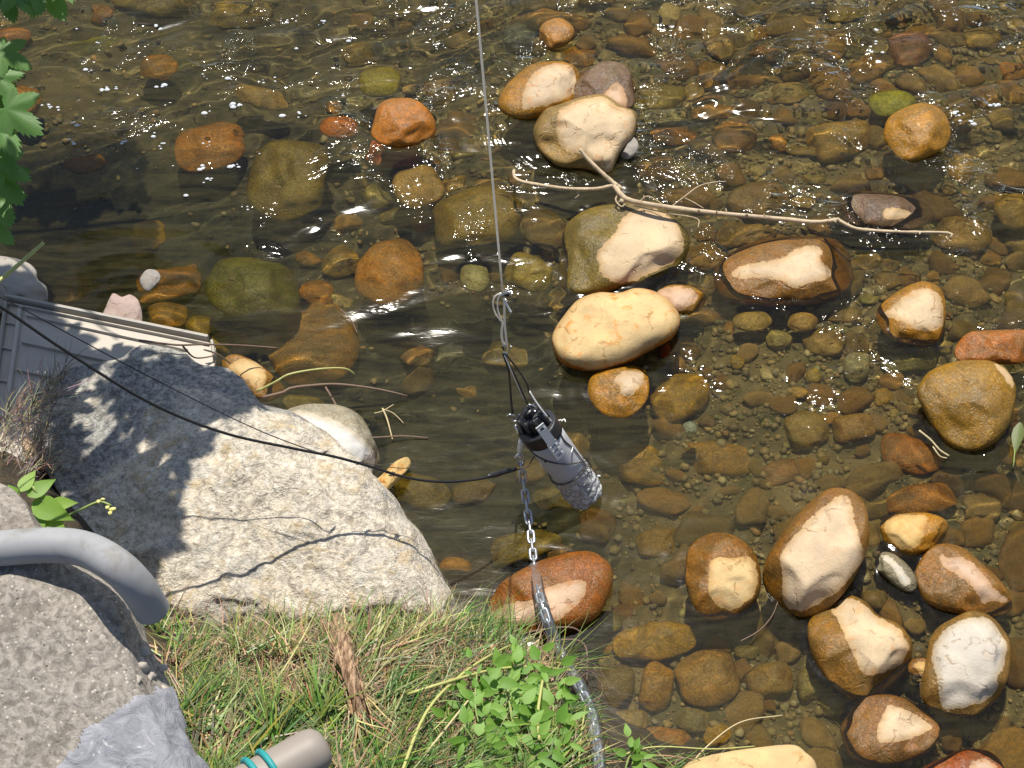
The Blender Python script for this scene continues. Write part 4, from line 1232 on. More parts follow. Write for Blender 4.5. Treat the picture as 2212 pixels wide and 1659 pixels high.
def foam():
    rr = random.Random(5)
    vs, fs = [], []
    spots = [(615, 45), (640, 40), (630, 42), (155, 68), (205, 95), (190, 152), (495, 170), (585, 170), (560, 178), (445, 165), (510, 225), (505, 228), (450, 240), (225, 190), (245, 190), (345, 183), (100, 225), (115, 230), (135, 232), (200, 222), (165, 265), (150, 305), (335, 290), (275, 300), (355, 315), (447, 312), (433, 362), (505, 360), (570, 335), (300, 365), (450, 390), (370, 355), (665, 380), (745, 205), (750, 88), (790, 52), (640, 105), (690, 50), (340, 60), (270, 310), (620, 250), (655, 248), (700, 470), (400, 420), (530, 450), (2055, 238), (2062, 246), (2075, 250), (2090, 256), (2100, 264), (2068, 262), (1888, 92), (1895, 70), (1884, 115), (2045, 42), (2060, 38), (2115, 52), (2095, 45), (1765, 8), (1900, 110), (1590, 62), (2150, 225), (1262, 1085), (1290, 1060), (1205, 1040), (1240, 1090), (1300, 1030)]
    ring = 7
    for (u, v) in spots:
        for q in range(rr.randint(1, 4)):
            p = P(u + rr.uniform(-11, 11), v + rr.uniform(-6, 6), .004)
            r = rr.choice([.002, .0025, .003, .004, .006]) * rr.uniform(.7, 1.2)
            b = len(vs)
            vs.append(p + Vector((0, 0, r * .55)))
            for ri, (k, hz) in enumerate(((.6, .45), (1.0, -.1))):
                for i in range(ring):
                    a = 2 * math.pi * i / ring
                    vs.append(p + Vector((math.cos(a) * r * k * 1.5, math.sin(a) * r * k, r * hz)))
            for i in range(ring):
                j = (i + 1) % ring
                fs.append((b, b + 1 + i, b + 1 + j))
                fs.append((b + 1 + i, b + 1 + ring + i, b + 1 + ring + j, b + 1 + j))
    return vs, fs


fm = NT('foam')
fm.base((.72, .76, .80), .35)
fm.b.inputs['Alpha'].default_value = .8
vs, fs = foam()
tag(link('foam', mesh('foam', vs, fs), fm.m), 'white foam flecks drifting on the upper left water', kind='stuff')

# ------------------------------------------------------------------ granite boulder
def mat_granite():
    m = NT('granite')
    v = m.n('ShaderNodeTexCoord').outputs['Object']
    a = m.noise(v, 16, 4, .65, .5)
    b = m.noise(v, 62, 4, .68, .8)
    g = m.noise(v, 150, 3, .7)
    c = m.mix(m.ramp(b, .34, .58), (.34, .30, .24), (.62, .555, .445))
    c = m.mix(m.ramp(b, .57, .70), c, (.74, .68, .56))
    c = m.mix(m.math('MULTIPLY', m.ramp(a, .52, .68), .55), c, (.46, .33, .15))
    c = m.mix(m.math('MULTIPLY', m.ramp(m.noise(v, 9, 4, .6, 1.0), .5, .68), .4), c, (.33, .34, .33))
    c = m.mix(m.math('MULTIPLY', m.ramp(g, .60, .70), .6), c, (.14, .13, .115))
    c = m.mix(m.math('MULTIPLY', m.ramp(m.vor(v, 26), .24, .1), .55), c, (.72, .69, .62))
    # darker grey mottling, thicker towards the upper left
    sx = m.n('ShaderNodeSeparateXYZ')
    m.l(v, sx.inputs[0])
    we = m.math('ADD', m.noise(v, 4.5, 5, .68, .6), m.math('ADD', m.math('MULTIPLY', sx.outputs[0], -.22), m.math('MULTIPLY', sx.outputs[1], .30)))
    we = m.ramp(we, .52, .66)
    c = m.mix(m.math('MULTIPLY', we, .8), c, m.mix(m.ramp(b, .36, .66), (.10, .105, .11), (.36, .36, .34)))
    h = m.math('ADD', m.math('MULTIPLY', b, 1.0), m.math('MULTIPLY', g, .5))
    h = m.math('ADD', h, m.math('MULTIPLY', a, 1.6))
    return m.base(c, .85, m.bump(h, .75, .011), spec=.25)


B_OUT = T('u', [(60, 850), (110, 800), (165, 778), (235, 765), (300, 743), (390, 752), (425, 778), (500, 795), (548, 845), (570, 872), (640, 892), (720, 948), (790, 1010), (850, 1078), (875, 1118), (905, 1150), (955, 1245), (985, 1300), (992, 1350), (965, 1440), (720, 1480), (540, 1462), (400, 1390), (320, 1318), (270, 1250), (200, 1180), (140, 1090), (95, 1000), (65, 920)])
C, vs, fs, Rm = stone_geo(B_OUT, .06, h=.50, nth=220, nph=60, seed=4, lump=.05, e1=.42, e2=.55, shear=.45, facet=.05, rough=.035, nplanes=7)
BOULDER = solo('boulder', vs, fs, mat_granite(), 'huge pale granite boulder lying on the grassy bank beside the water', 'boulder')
from mathutils.bvhtree import BVHTree
_bt = BVHTree.FromPolygons([Vector(p) for p in vs], fs)


def on_boulder(u, v, lift=0.0):
    d = ray(u, v)
    h = _bt.ray_cast(CAM, d)
    return (h[0] - d * lift) if h[0] is not None else P(u, v, .25)


# small yellow pebble of quartz bedded on the boulder's flank
stone('pale yellow flake of stone on the boulder edge above the whitish stone', T('w', [(1120, 960), (1200, 908), (1312, 948), (1365, 1020), (1310, 1060), (1180, 1030)]), 'tan', 'yellow', all_dry=True, zc=.13, stain=.1, h=.3)

# ------------------------------------------------------------------ concrete wall end with its pipe
def mat_concrete():
    m = NT('old_concrete')
    v = m.n('ShaderNodeTexCoord').outputs['Object']
    b = m.noise(v, 70, 4, .7, .6)
    c = m.mix(m.ramp(b, .32, .68), (.16, .145, .125), (.38, .345, .30))
    c = m.mix(m.ramp(m.vor(v, 75), .22, .1), c, (.54, .49, .42))
    c = m.mix(m.math('MULTIPLY', m.ramp(m.noise(v, 11, 4, .6, .8), .5, .7), .6), c, (.14, .12, .10))
    pit = m.ramp(m.vor(v, 55), .16, .05)
    c = m.mix(m.math('MULTIPLY', pit, m.ramp(m.noise(v, 20, 3), .45, .6)), c, (.10, .085, .07))
    return m.base(c, .9, m.bump(m.math('SUBTRACT', b, m.math('MULTIPLY', pit, .5)), .55, .005), spec=.2)


W_OUT = T('u', [(-320, 1010), (-120, 1015), (0, 1040), (52, 1075), (85, 1125), (170, 1215), (262, 1285), (305, 1345), (322, 1400), (358, 1470), (382, 1545), (418, 1620), (455, 1700), (470, 1820), (300, 1960), (-320, 1960)])
WZ = .86
C, vs, fs, Rm = stone_geo(W_OUT, WZ, h=.35, nth=300, nph=110, seed=9, lump=.03, e1=.45, e2=.5, shear=.35, facet=.04, rough=.008, back=1.6, nplanes=6)
WALL = thing('concrete_wall', 'broken grey concrete wall end with a smooth grey mortar patch, lower left', 'wall', C)
part('concrete', vs, fs, mat_concrete(), WALL)
_wt = BVHTree.FromPolygons([Vector(p) for p in vs], fs)
# mortar patch: faces of the wall inside its outline, raised
PATCH = smooth_closed(T('g', [(1150, 1160), (1030, 1140), (930, 1180), (850, 1215), (770, 1245), (720, 1300), (640, 1330), (560, 1400), (500, 1440), (470, 1530), (360, 1640), (300, 1720), (1350, 1900), (1500, 1800), (1290, 1590), (1200, 1400)]), 120)
pv = np.array([pix(p) for p in vs])
sd_ = sdist(pv, PATCH) + np.array([12 * mn.noise(Vector((p.x * 40, p.y * 40, p.z * 40))) for p in vs])
half = len(vs) // 2
sel = [f for f in fs if min(f) > half and min(sd_[i] for i in f) > 0]
me0 = mesh('tmp', vs, fs)
nor = {i: Vector(me0.vertices[i].normal) for f in sel for i in f}
bpy.data.meshes.remove(me0)
used = sorted(nor)
idx = {i: k for k, i in enumerate(used)}
pvs = []
for i in used:
    t = min(1, max(0, sd_[i] / 10))
    pvs.append(vs[i] + nor[i] * (.003 + .005 * t + .0022 * mn.fractal(vs[i] * 17, 1.0, 2.1, 4)))
mm = NT('mortar')
v_ = mm.n('ShaderNodeTexCoord').outputs['Object']
n1 = mm.noise(v_, 22, 5, .65, 1.6)
cc = mm.mix(mm.ramp(n1, .3, .7), (.20, .205, .23), (.34, .345, .375))
cc = mm.mix(mm.ramp(mm.noise(v_, 40, 5, .7, 2.0), .60, .72), cc, (.58, .57, .56))
mm.base(cc, .8, mm.bump(n1, .55, .010), spec=.3)
part('mortar_patch', pvs, [tuple(idx[i] for i in f) for f in sel], mm.m, WALL)


# loose aggregate showing in the broken edge, each stone a piece of the wall
def wall_p(u, v, lift=0.0):
    d = ray(u, v)
    h = _wt.ray_cast(CAM, d)
    return (h[0] - d * lift) if h[0] is not None else P(u, v, WZ + .2)


m_agg = mat_plain('aggregate', (.40, .36, .31), .85, vary=.35, scale=70, bump=.3)
for k, (x, y, r, cfac) in enumerate([(640, 820, 55, 1), (460, 820, 38, .7), (910, 900, 50, 1.2), (960, 1070, 38, 1.5), (680, 1180, 60, 1.1), (810, 660, 40, 1.6), (1050, 1170, 42, 1), (900, 1000, 55, .9), (800, 900, 45, 1.1), (600, 740, 30, 1.2), (1030, 1020, 45, .9), (860, 760, 30, .8), (870, 1090, 45, 1.0), (780, 1010, 40, .9)]):
    u, v = T('g', [(x, y)])[0]
    p = wall_p(u, v, 0.0)
    rad = r / 3 * 1.05 * (p - CAM).length / FPX
    p = p - (CAM - p).normalized() * rad * .8
    gv, gf = unit_pebble(20 + k, 12, 4)
    rot = Matrix.Rotation(k * 1.3, 3, 'Z')
    part('aggregate_stone', [p + (rot @ q) * rad * (1 + .4 * mn.noise(q * 2.2 + Vector((k * 5, 0, 0)))) for q in gv], gf, m_agg, WALL)

m_pipe = mat_plain('grey_pvc', (.29, .295, .305), .62, vary=.10, scale=45, bump=.12, spec=.35, dirt=(.17, .15, .12, .75))
pp = []
for (u, v), dz in zip(T('g', [(-420, 262), (-200, 246), (0, 236), (300, 216), (540, 238), (740, 340), (885, 480), (985, 632)]), [0, 0, 0, 0, 0, -.01, -.05, -.12]):
    zz = 1.1
    for _ in range(8):
        q = wall_p(max(u, 0), v + 25 if u < 160 else v + 45)
        zz = q.z + .026
    pp.append(P(u, v, max(zz, pp[-1].z if pp else 0) + dz))
cp = curve_pts(pp, 60)
rad0 = 41.5 * (P(100, 1180, 1.3) - CAM).length / FPX
vs, fs = tube(cp, rad0, 28, caps=False)
n = len(cp)
v2, f2 = tube(list(reversed(cp)), rad0 * .88, 28, caps=False, off=len(vs))
vs, fs = vs + v2, fs + f2
# annular ends joining the outer and inner skins
def ring_join(a0, b0, seg, fs):
    for k in range(seg):
        fs.append((a0 + k, a0 + (k + 1) % seg, b0 + (k + 1) % seg, b0 + k))
PIPE = thing('bent_pipe', 'smooth grey plastic pipe bend curving over the concrete wall', 'pipe', cp[30])
part('pipe_body', vs, fs, m_pipe, PIPE)
rv = []
for c0, t0 in ((cp[-1], (cp[-1] - cp[-2]).normalized()), (cp[0], (cp[0] - cp[1]).normalized())):
    a = t0.orthogonal().normalized(); b = t0.cross(a)
    rv.append([c0 + t0 * .001 + (a * math.cos(2 * math.pi * k / 28) + b * math.sin(2 * math.pi * k / 28)) * rad0 * s for s in (1.0, .88) for k in range(28)])
ring = []
ring_join(0, 28, 28, ring)
part('pipe_lip', rv[0], ring, m_pipe, PIPE)

# pale rod with the teal cord at the bottom edge
rp = [P(380, 1790, 1.18), P(470, 1738, 1.18), P(560, 1688, 1.18), P(640, 1645, 1.18), P(668, 1628, 1.18)]
d0 = (P(560, 1688, 1.18) - CAM).length / FPX
axis_d = (rp[-1] - rp[0]).normalized()
pts_, rads_ = [], []
for k in range(26):
    t = k / 25
    pts_.append(rp[0].lerp(rp[-1], t) if t < 1 else rp[-1])
    rads_.append(50 * d0)
for k in range(1, 9):
    a = math.pi / 2 * k / 8
    pts_.append(rp[-1] + axis_d * math.sin(a) * 42 * d0)
    rads_.append(max(50 * d0 * math.cos(a) ** .6, .001))
vs, fs = tube(pts_, rads_, 26)
ROD = thing('round_post', 'pale grey brown rounded post end with teal cord wound round it', 'post', rp[-1])
part('post_body', vs, fs, mat_plain('weathered_pvc', (.27, .235, .20), .55, vary=.1, scale=24, bump=.08, dirt=(.22, .18, .14, .6)), ROD)
m_cord = mat_plain('teal_cord', (.015, .27, .27), .5, vary=.2, scale=300, bump=.4)
for s0 in (.60, .71):
    cpts = []
    c0 = rp[0].lerp(rp[-1], s0)
    e1_ = axis_d.orthogonal().normalized(); e2_ = axis_d.cross(e1_)
    for k in range(25):
        a = 2 * math.pi * k / 24
        cpts.append(c0 + (e1_ * math.cos(a) + e2_ * math.sin(a)) * (54 * d0) + axis_d * (math.sin(a) * 6 * d0))
    vs, fs = tube(cpts, 7.0 * d0, 8)
    part('cord', vs, fs, m_cord, ROD)

# ------------------------------------------------------------------ plastic panel behind the boulder
PZ = .10
m_pan = mat_plain('grey_plastic', (.43, .385, .32), .55, vary=.08, scale=20, bump=.05, dirt=(.26, .24, .20, .35))
m_pan2 = mat_plain('grey_plastic_rim', (.30, .275, .235), .5, vary=.08, scale=20, bump=.05, dirt=(.2, .17, .12, .6))
PANEL = thing('plastic_panel', 'pale grey ribbed plastic panel lying half under the granite boulder', 'panel', P(200, 800, PZ))


def slab(poly, z0, z1, name, mat, parent):
    """flat piece: pixel outline at height z1, walls down to z0"""
    a = [P(u, v, z1) for u, v in poly]
    b = [Vector((p.x, p.y, z0)) for p in a]
    n = len(a)
    fs = [tuple(range(n)), tuple(reversed(range(n, 2 * n)))]
    fs += [((i + 1) % n, i, n + i, n + (i + 1) % n) for i in range(n)]
    return part(name, a + b, fs, mat, parent, smooth=False)


slab(T('u', [(14, 648), (455, 741), (466, 752), (462, 800), (440, 900), (300, 1000), (-60, 1000), (-22, 800)]), PZ - .02, PZ, 'sheet', m_pan, PANEL)


def bar(a, b, wpx, z, hh, name, mat, seg=8, rnd=.5):
    p, q = P(a[0], a[1], z), P(b[0], b[1], z)
    t = (q - p).normalized()
    s = t.cross(Vector((0, 0, 1))).normalized() * (wpx * .5 * 4.2 / FPX)
    prof = [(-1, -.6), (-1, .5), (-.6, 1), (.6, 1), (1, .5), (1, -.6)]
    vs = [e + s * x + Vector((0, 0, y * hh)) for e in (p, q) for x, y in prof]
    n = len(prof)
    fs = [(i, (i + 1) % n, n + (i + 1) % n, n + i) for i in range(n)] + [tuple(reversed(range(n))), tuple(range(n, 2 * n))]
    return part(name, vs, fs, mat, PANEL, smooth=False)


bar((12, 642), (450, 731), 11, PZ + .008, .012, 'rim', m_pan2)
bar((16, 656), (452, 744), 4, PZ + .004, .006, 'rim_bead', m_pan)
bar((458, 738), (464, 775), 8, PZ + .006, .010, 'rim', m_pan2)
bar((14, 650), (-28, 960), 9, PZ + .006, .009, 'rim', m_pan2)
bar((44, 664), (4, 960), 11, PZ + .004, .008, 'rib', m_pan)
bar((58, 682), (405, 757), 5, PZ + .003, .006, 'rib', m_pan)
bar((48, 740), (300, 795), 5, PZ + .003, .006, 'rib', m_pan)
bar((38, 800), (200, 835), 5, PZ + .003, .006, 'rib', m_pan)
bar((6, 696), (38, 702), 4, PZ + .003, .005, 'rib', m_pan)
bar((-2, 750), (30, 757), 4, PZ + .003, .005, 'rib', m_pan)
bar((-12, 820), (20, 826), 4, PZ + .003, .005, 'rib', m_pan)

# ------------------------------------------------------------------ the sensor and its rigging
def SP(x, y, z):
    u, v = T('s', [(x, y)])[0]
    return P(u, v, z)


m_grey = mat_plain('sensor_pvc', (.44, .445, .46), .45, vary=.05, scale=30, bump=.04)
m_black = mat_plain('black_plastic', (.018, .018, .022), .4, vary=.3, scale=60, bump=.1)
m_steel = mat_plain('bright_steel', (.62, .62, .63), .28, metal=1.0, vary=.12, scale=80, bump=.1)
m_white = mat_plain('white_metal_strap', (.74, .74, .73), .4, vary=.06, scale=40, bump=.05)
_w = NT('pale_wire')
_w.base((.85, .82, .76), .4)
_t = _w.n('ShaderNodeBsdfTranslucent'); _t.inputs[0].default_value = (.85, .82, .76, 1)
_x = _w.n('ShaderNodeMixShader'); _x.inputs[0].default_value = .62
_w.l(_w.b.outputs[0], _x.inputs[1]); _w.l(_t.outputs[0], _x.inputs[2]); _w.l(_x.outputs[0], _w.out.inputs[0])
m_wire = _w.m
m_dcord = mat_plain('dark_cord', (.045, .038, .032), .6, vary=.4, scale=300, bump=.4)
m_lcord = mat_plain('pale_cord', (.86, .83, .79), .45, vary=.2, scale=300, bump=.4)
S_top, S_end = SP(415, 935, .30), SP(812, 1495, .012)
s_ax = (S_end - S_top).normalized()
s_len = (S_end - S_top).length
s_r = 43 * (SP(480, 1080, .24) - CAM).length / FPX
vdir = (CAM - S_top).normalized()
s_x = s_ax.cross(vdir).normalized()          # across the tube in the picture
s_f = s_x.cross(s_ax).normalized()            # towards the camera
if s_f.dot(vdir) < 0: s_f = -s_f
SENSOR = thing('water_sensor', 'grey tube water sensor hung on a wire, its crusted end dipping in the stream', 'water sensor', S_end)


def cyl(t0, t1, r0, r1, name, mat, seg=30, wob=0.0, rings=None, capr=True):
    rings = rings or 6
    pts = [S_top + s_ax * (s_len * (t0 + (t1 - t0) * i / (rings - 1))) for i in range(rings)]
    rr = [r0 + (r1 - r0) * i / (rings - 1) for i in range(rings)]
    # soft edges
    pts = [pts[0]] + pts + [pts[-1]]
    pts[0] = pts[0] - s_ax * .0015
    pts[-1] = pts[-1] + s_ax * .0015
    rr = [rr[0] * .94] + rr + [rr[-1] * .94]
    vs, fs = tube(pts, rr, seg, capr)
    return part(name, vs, fs, mat, SENSOR)


cyl(.245, .70, s_r, s_r * .97, 'tube_body', m_grey)
cyl(.135, .25, s_r * 1.05, s_r * 1.05, 'collar', m_black)
cyl(.02, .14, s_r * .62, s_r * .66, 'cap', m_black)
cyl(-.035, .025, s_r * .30, s_r * .30, 'cap_knob', m_black)
# ribs of the cap
for k in range(8):
    a = 2 * math.pi * k / 8
    dr = s_x * math.cos(a) + s_f * math.sin(a)
    p0, p1 = S_top + s_ax * (s_len * .0) + dr * s_r * .62, S_top + s_ax * (s_len * .13) + dr * s_r * .70
    vs, fs = tube([p0, p1], s_r * .12, 6)
    part('cap_rib', vs, fs, m_black, SENSOR)


# crusted lower end: rough sleeve with pits
def crust():
    seg, rings = 64, 52
    vs, fs = [], []
    for i in range(rings):
        t = .645 + (1.0 - .645) * i / (rings - 1)
        for k in range(seg):
            a = 2 * math.pi * k / seg
            dr = s_x * math.cos(a) + s_f * math.sin(a)
            q = Vector((math.cos(a) * 3, math.sin(a) * 3, t * 22))
            n = mn.fractal(q * 1.1, .9, 2.0, 4)
            cell = mn.cell(q * 2.2)
            r = s_r * (.96 + .10 * n + .05 * abs(mn.noise(q * 3)))
            if i == rings - 1: r *= .80 + .1 * n
            if i > rings - 5: r *= 1 - .03 * (i - rings + 5)
            if i == 0: r = s_r * .98
            dz = s_len * .03 * mn.noise(q * .6) * (i / rings) ** 4
            vs.append(S_top + s_ax * (s_len * t + dz) + dr * r)
    for i in range(rings - 1):
        for k in range(seg):
            a, b = i * seg + k, i * seg + (k + 1) % seg
            fs.append((a, b, b + seg, a + seg))
    fs.append(tuple((rings - 1) * seg + k for k in range(seg)))
    return vs, fs


mc = NT('mineral_crust')
v_ = mc.n('ShaderNodeTexCoord').outputs['Object']
n1 = mc.noise(v_, 90, 5, .7, .8)
cc = mc.mix(mc.ramp(n1, .38, .62), (.20, .202, .20), (.56, .565, .56))
cc = mc.mix(mc.ramp(mc.noise(v_, 150, 4, .7), .55, .66), cc, (.80, .79, .75))
cc = mc.mix(mc.math('MULTIPLY', mc.ramp(mc.noise(v_, 30, 3), .55, .7), .5), cc, (.22, .19, .10))
mc.base(cc, .5, mc.bump(n1, .7, .004), spec=.5)
vs, fs = crust()
part('crusted_screen', vs, fs, mc.m, SENSOR)


def on_tube(t, a, k=1.03):
    """point on the tube: t along, a the angle from facing the camera"""
    return S_top + s_ax * (s_len * t) + (s_f * math.cos(a) + s_x * math.sin(a)) * (s_r * k)


if (pix(on_tube(.4, 1.2))[0] - pix(on_tube(.4, -1.2))[0]) < 0: s_x = -s_x
# white slotted strap down the front
def strap(t0, t1, a, w, name, k=1.09, slots=()):
    cuts = [t0] + [c for s in slots for c in s] + [t1]
    vs, fs = [], []

    def quad(ta, tb, w0, w1):
        b = len(vs)
        for kk in (k, k + .05):
            for t in (ta, tb):
                for w_ in (w0, w1): vs.append(on_tube(t, a + w_, kk))
        for f in ((4, 5, 7, 6), (0, 2, 3, 1), (0, 1, 5, 4), (2, 6, 7, 3), (0, 4, 6, 2), (1, 3, 7, 5)): fs.append(tuple(b + i for i in f))
    for i in range(0, len(cuts), 2): quad(cuts[i], cuts[i + 1], -w, w)
    for s in slots:
        quad(s[0], s[1], -w, -w * .45)
        quad(s[0], s[1], w * .45, w)
    return part(name, vs, fs, m_white, SENSOR, smooth=False)


strap(.02, .235, .10, .21, 'strap', 1.10, slots=((.05, .075),))
strap(.225, .40, .10, .26, 'strap_end', 1.04, slots=((.255, .275), (.30, .325), (.35, .38)))
# dark sensing hole
p = on_tube(.375, -.72, 1.0)
vs, fs = tube([p - s_f * .001, p + (p - S_top - s_ax * (p - S_top).dot(s_ax)).normalized() * .0012], s_r * .09, 10)
part('port_hole', vs, fs, m_black, SENSOR)


def ring_pts(c, e1, e2, r1, r2, n=20):
    return [c + e1 * (math.cos(2 * math.pi * k / n) * r1) + e2 * (math.sin(2 * math.pi * k / n) * r2) for k in range(n + 1)]


px = (P(1106, 900, .25) - CAM).length / FPX      # metres per pixel here
for (x, y, z) in ((305, 962, .285), (440, 895, .315), (520, 960, .30), (352, 1250, .13), (700, 1175, .11)):
    c = SP(x, y, z)
    e1 = (s_ax * .9 + s_x * .2).normalized()
    vs, fs = tube(ring_pts(c, e1, (s_x + s_f * .5).normalized(), 13 * px, 7 * px), 2.1 * px, 7, caps=False)
    part('eye_ring', vs, fs, m_steel, SENSOR)
# side bracket at the left of the collar and the turnbuckle below it
vs, fs = tube([SP(325, 1010, .27), SP(352, 1075, .24), SP(365, 1100, .22)], 3.5 * px, 8)
part('bracket_arm', vs, fs, m_steel, SENSOR)
vs, fs = tube([SP(366, 1095, .22), SP(365, 1130, .20), SP(356, 1175, .17), SP(352, 1205, .155)], [4 * px, 6.5 * px, 6.5 * px, 3 * px], 10)
part('turnbuckle', vs, fs, m_white, SENSOR)
# wire ties round the tube
tie = [on_tube(.66, a) for a in np.linspace(-1.7, 1.0, 12)]
tie2 = [on_tube(.62 - .15 * (1 - a_), a_) for a_ in np.linspace(-1.6, .95, 12)]
tie3 = [on_tube(.66, 1.0), on_tube(.58, 1.0), on_tube(.45, .95), on_tube(.32, .75), on_tube(.25, .8)]
for t_, r_ in ((tie, 1.5), (tie2, 1.4), (tie3, 1.4)):
    vs, fs = tube(curve_pts(t_, 24), r_ * px, 6)
    part('tie_wire', vs, fs, m_dcord, SENSOR)
for k in range(5):
    aa = .6 + k * .28
    vs, fs = tube(curve_pts([on_tube(.64, aa, 1.02), on_tube(.70, aa + .15, 1.12), on_tube(.76, aa + .05, 1.1)], 8), .9 * px, 5)
    part('tie_wire', vs, fs, m_dcord, SENSOR)
for (xa, ya), (xb, yb), (xc, yc) in (((585, 1000), (620, 980), (640, 975)), ((640, 985), (660, 970), (668, 990)), ((690, 1150), (715, 1165), (708, 1200))):
    vs, fs = tube(curve_pts([SP(xa, ya, .2), SP(xb, yb, .2), SP(xc, yc, .2)], 8), 1.3 * px, 6)
    part('tie_tail', vs, fs, m_lcord, SENSOR)

# suspension cords, loop, knot and the wire itself
KN = SP(262, 525, .52)
RIG = thing('hanging_wire', 'taut steel wire hanging down to a knotted loop above the sensor', 'wire', KN)
kt = SP(238, 105, .52 + .16)
y0_ = kt.y
top = Py(1024, 0, y0_ + .03)
tp2 = kt + (top - kt) * 2.2
for a, b, r_ in ((kt, tp2, 2.1),):
    vs, fs = tube(curve_pts([a, a.lerp(b, .5) + Vector((.004, 0, 0)), b], 20), r_ * px * 1.05, 8)
    part('steel_strand', vs, fs, m_wire, RIG)
zs = lambda y: .52 + (525 - y) / 420 * .16


def cordpath(pts, r, mat, name='cord', root=RIG, n=24):
    vs, fs = tube(curve_pts([SP(x, y, zs(y)) for x, y in pts], n), r * px, 7)
    part(name, vs, fs, mat, root)


cordpath([(238, 110), (190, 125), (172, 180), (190, 250), (235, 310)], 1.7, m_wire, 'loop')
cordpath([(238, 112), (208, 140), (204, 210), (220, 270), (240, 312)], 1.7, m_wire, 'loop')
cordpath([(245, 112), (250, 200), (250, 290), (258, 380), (268, 470)], 2.3, m_wire, 'loop')
cordpath([(240, 310), (232, 370), (236, 430), (262, 480)], 2.6, m_wire, 'loop')
cordpath([(250, 160), (272, 200), (294, 240)], 2.2, m_lcord, 'cord_tail')
cordpath([(228, 128), (255, 110), (282, 102), (292, 108)], 3.0, m_steel, 'knot')
cordpath([(236, 130), (250, 122), (268, 128), (280, 118)], 2.6, m_dcord, 'knot')
cordpath([(238, 455), (262, 480), (250, 505), (270, 520), (298, 470)], 2.5, m_steel, 'knot')
cordpath([(235, 475), (255, 520), (240, 535)], 2.2, m_dcord, 'knot')
for pth, r_, m_ in (([(240, 520, .52), (278, 640, .45), (292, 780, .37), (300, 890, .31), (308, 930, .295)], 2.6, m_dcord),
                    ([(248, 525, .52), (330, 690, .43), (400, 850, .34), (428, 880, .32)], 2.2, m_dcord),
                    ([(252, 535, .52), (320, 690, .43), (385, 830, .35), (425, 885, .318)], 1.6, m_lcord),
                    ([(262, 530, .52), (350, 640, .45), (408, 740, .40), (420, 790, .37), (480, 880, .335), (515, 945, .31)], 2.0, m_dcord),
                    ([(420, 780, .375), (470, 860, .345), (530, 940, .31), (585, 1002, .27)], 2.0, m_lcord)):
    vs, fs = tube(curve_pts([SP(*q) for q in pth], 24), r_ * px, 7)
    part('suspension_cord', vs, fs, m_, RIG)

# black signal cable from the left bank, with its thin companion line
m_cab = mat_plain('black_cable', (.012, .011, .011), .45, vary=.3, scale=80, bump=.1)
CAB = [(-90, 615, 1.02), (0, 662, .93), (140, 757, .80), (320, 868, .66), (480, 934, .55), (640, 970, .46), (720, 986, .42), (800, 1008, .37), (880, 1032, .32), (960, 1041, .28), (1040, 1034, .24), (1075, 1023, .22), (1112, 1016, .20)]
CABLE = thing('signal_cable', 'thick black cable sagging from the left over the boulder to the sensor', 'cable', P(480, 934, .55))
cpts = curve_pts([P(*q) for q in CAB], 70)
vs, fs = tube(cpts, 2.9 * px, 8)
part('cable_jacket', vs, fs, m_cab, CABLE)
vs, fs = tube(curve_pts([P(1052, 1030, .235), P(1082, 1021, .217), P(1116, 1013, .20)], 10), [3.4 * px, 5 * px, 5.6 * px, 6.4 * px, 6 * px, 6.4 * px, 5.8 * px, 5 * px, 4 * px, 3 * px], 10, wob=.25)
part('taped_joint', vs, fs, m_black, CABLE)
vs, fs = tube(curve_pts([P(1112, 1016, .20), P(1140, 1008, .2), SP(470, 1225, .17), on_tube(.60, -1.2)], 14), 1.4 * px, 6)
part('lead_wire', vs, fs, m_dcord, CABLE)
for (u, v, z) in ((700, 978, .42), (778, 1000, .38), (846, 1024, .33)):
    p = P(u, v, z)
    for k in range(3):
        q = [p + Vector((random.Random(k * 7 + int(u)).uniform(-1, 1), random.Random(k * 3 + int(u)).uniform(-1, 1), .3)) * 8 * px * (s_ - 1) for s_ in (0, 1, 2)]
        vs, fs = tube(q, [1 * px, 2.4 * px, .8 * px], 6)
        part('caught_fibre', vs, fs, m_dcord, CABLE)
THIN = [(-70, 610, .95), (20, 652, .86), (150, 722, .74), (300, 802, .62), (450, 878, .51), (560, 930, .455), (650, 965, .43), (700, 982, .42)]
vs, fs = tube(curve_pts([P(*q) for q in THIN], 50), 1.15 * px, 6)
solo('thin_line', vs, fs, m_cab, 'thin dark line running above the thick black cable and joining it', 'line')
vs, fs = tube(curve_pts([P(-20, 150, .9), P(160, 260, .72), P(360, 360, .55), P(520, 440, .42), P(650, 512, .3)], 30), .4 * px, 5)
solo('fishing_line', vs, fs, m_dcord, 'faint fishing line crossing the upper left water', 'line')
vs, fs = tube(curve_pts([P(745, 992, .40), P(850, 1010, .34), P(960, 1012, .28), P(1060, 1014, .22)], 24), .8 * px, 5)
solo('thin_line', vs, fs, m_dcord, 'hair thin wire between the boulder edge and the taped cable joint', 'line')

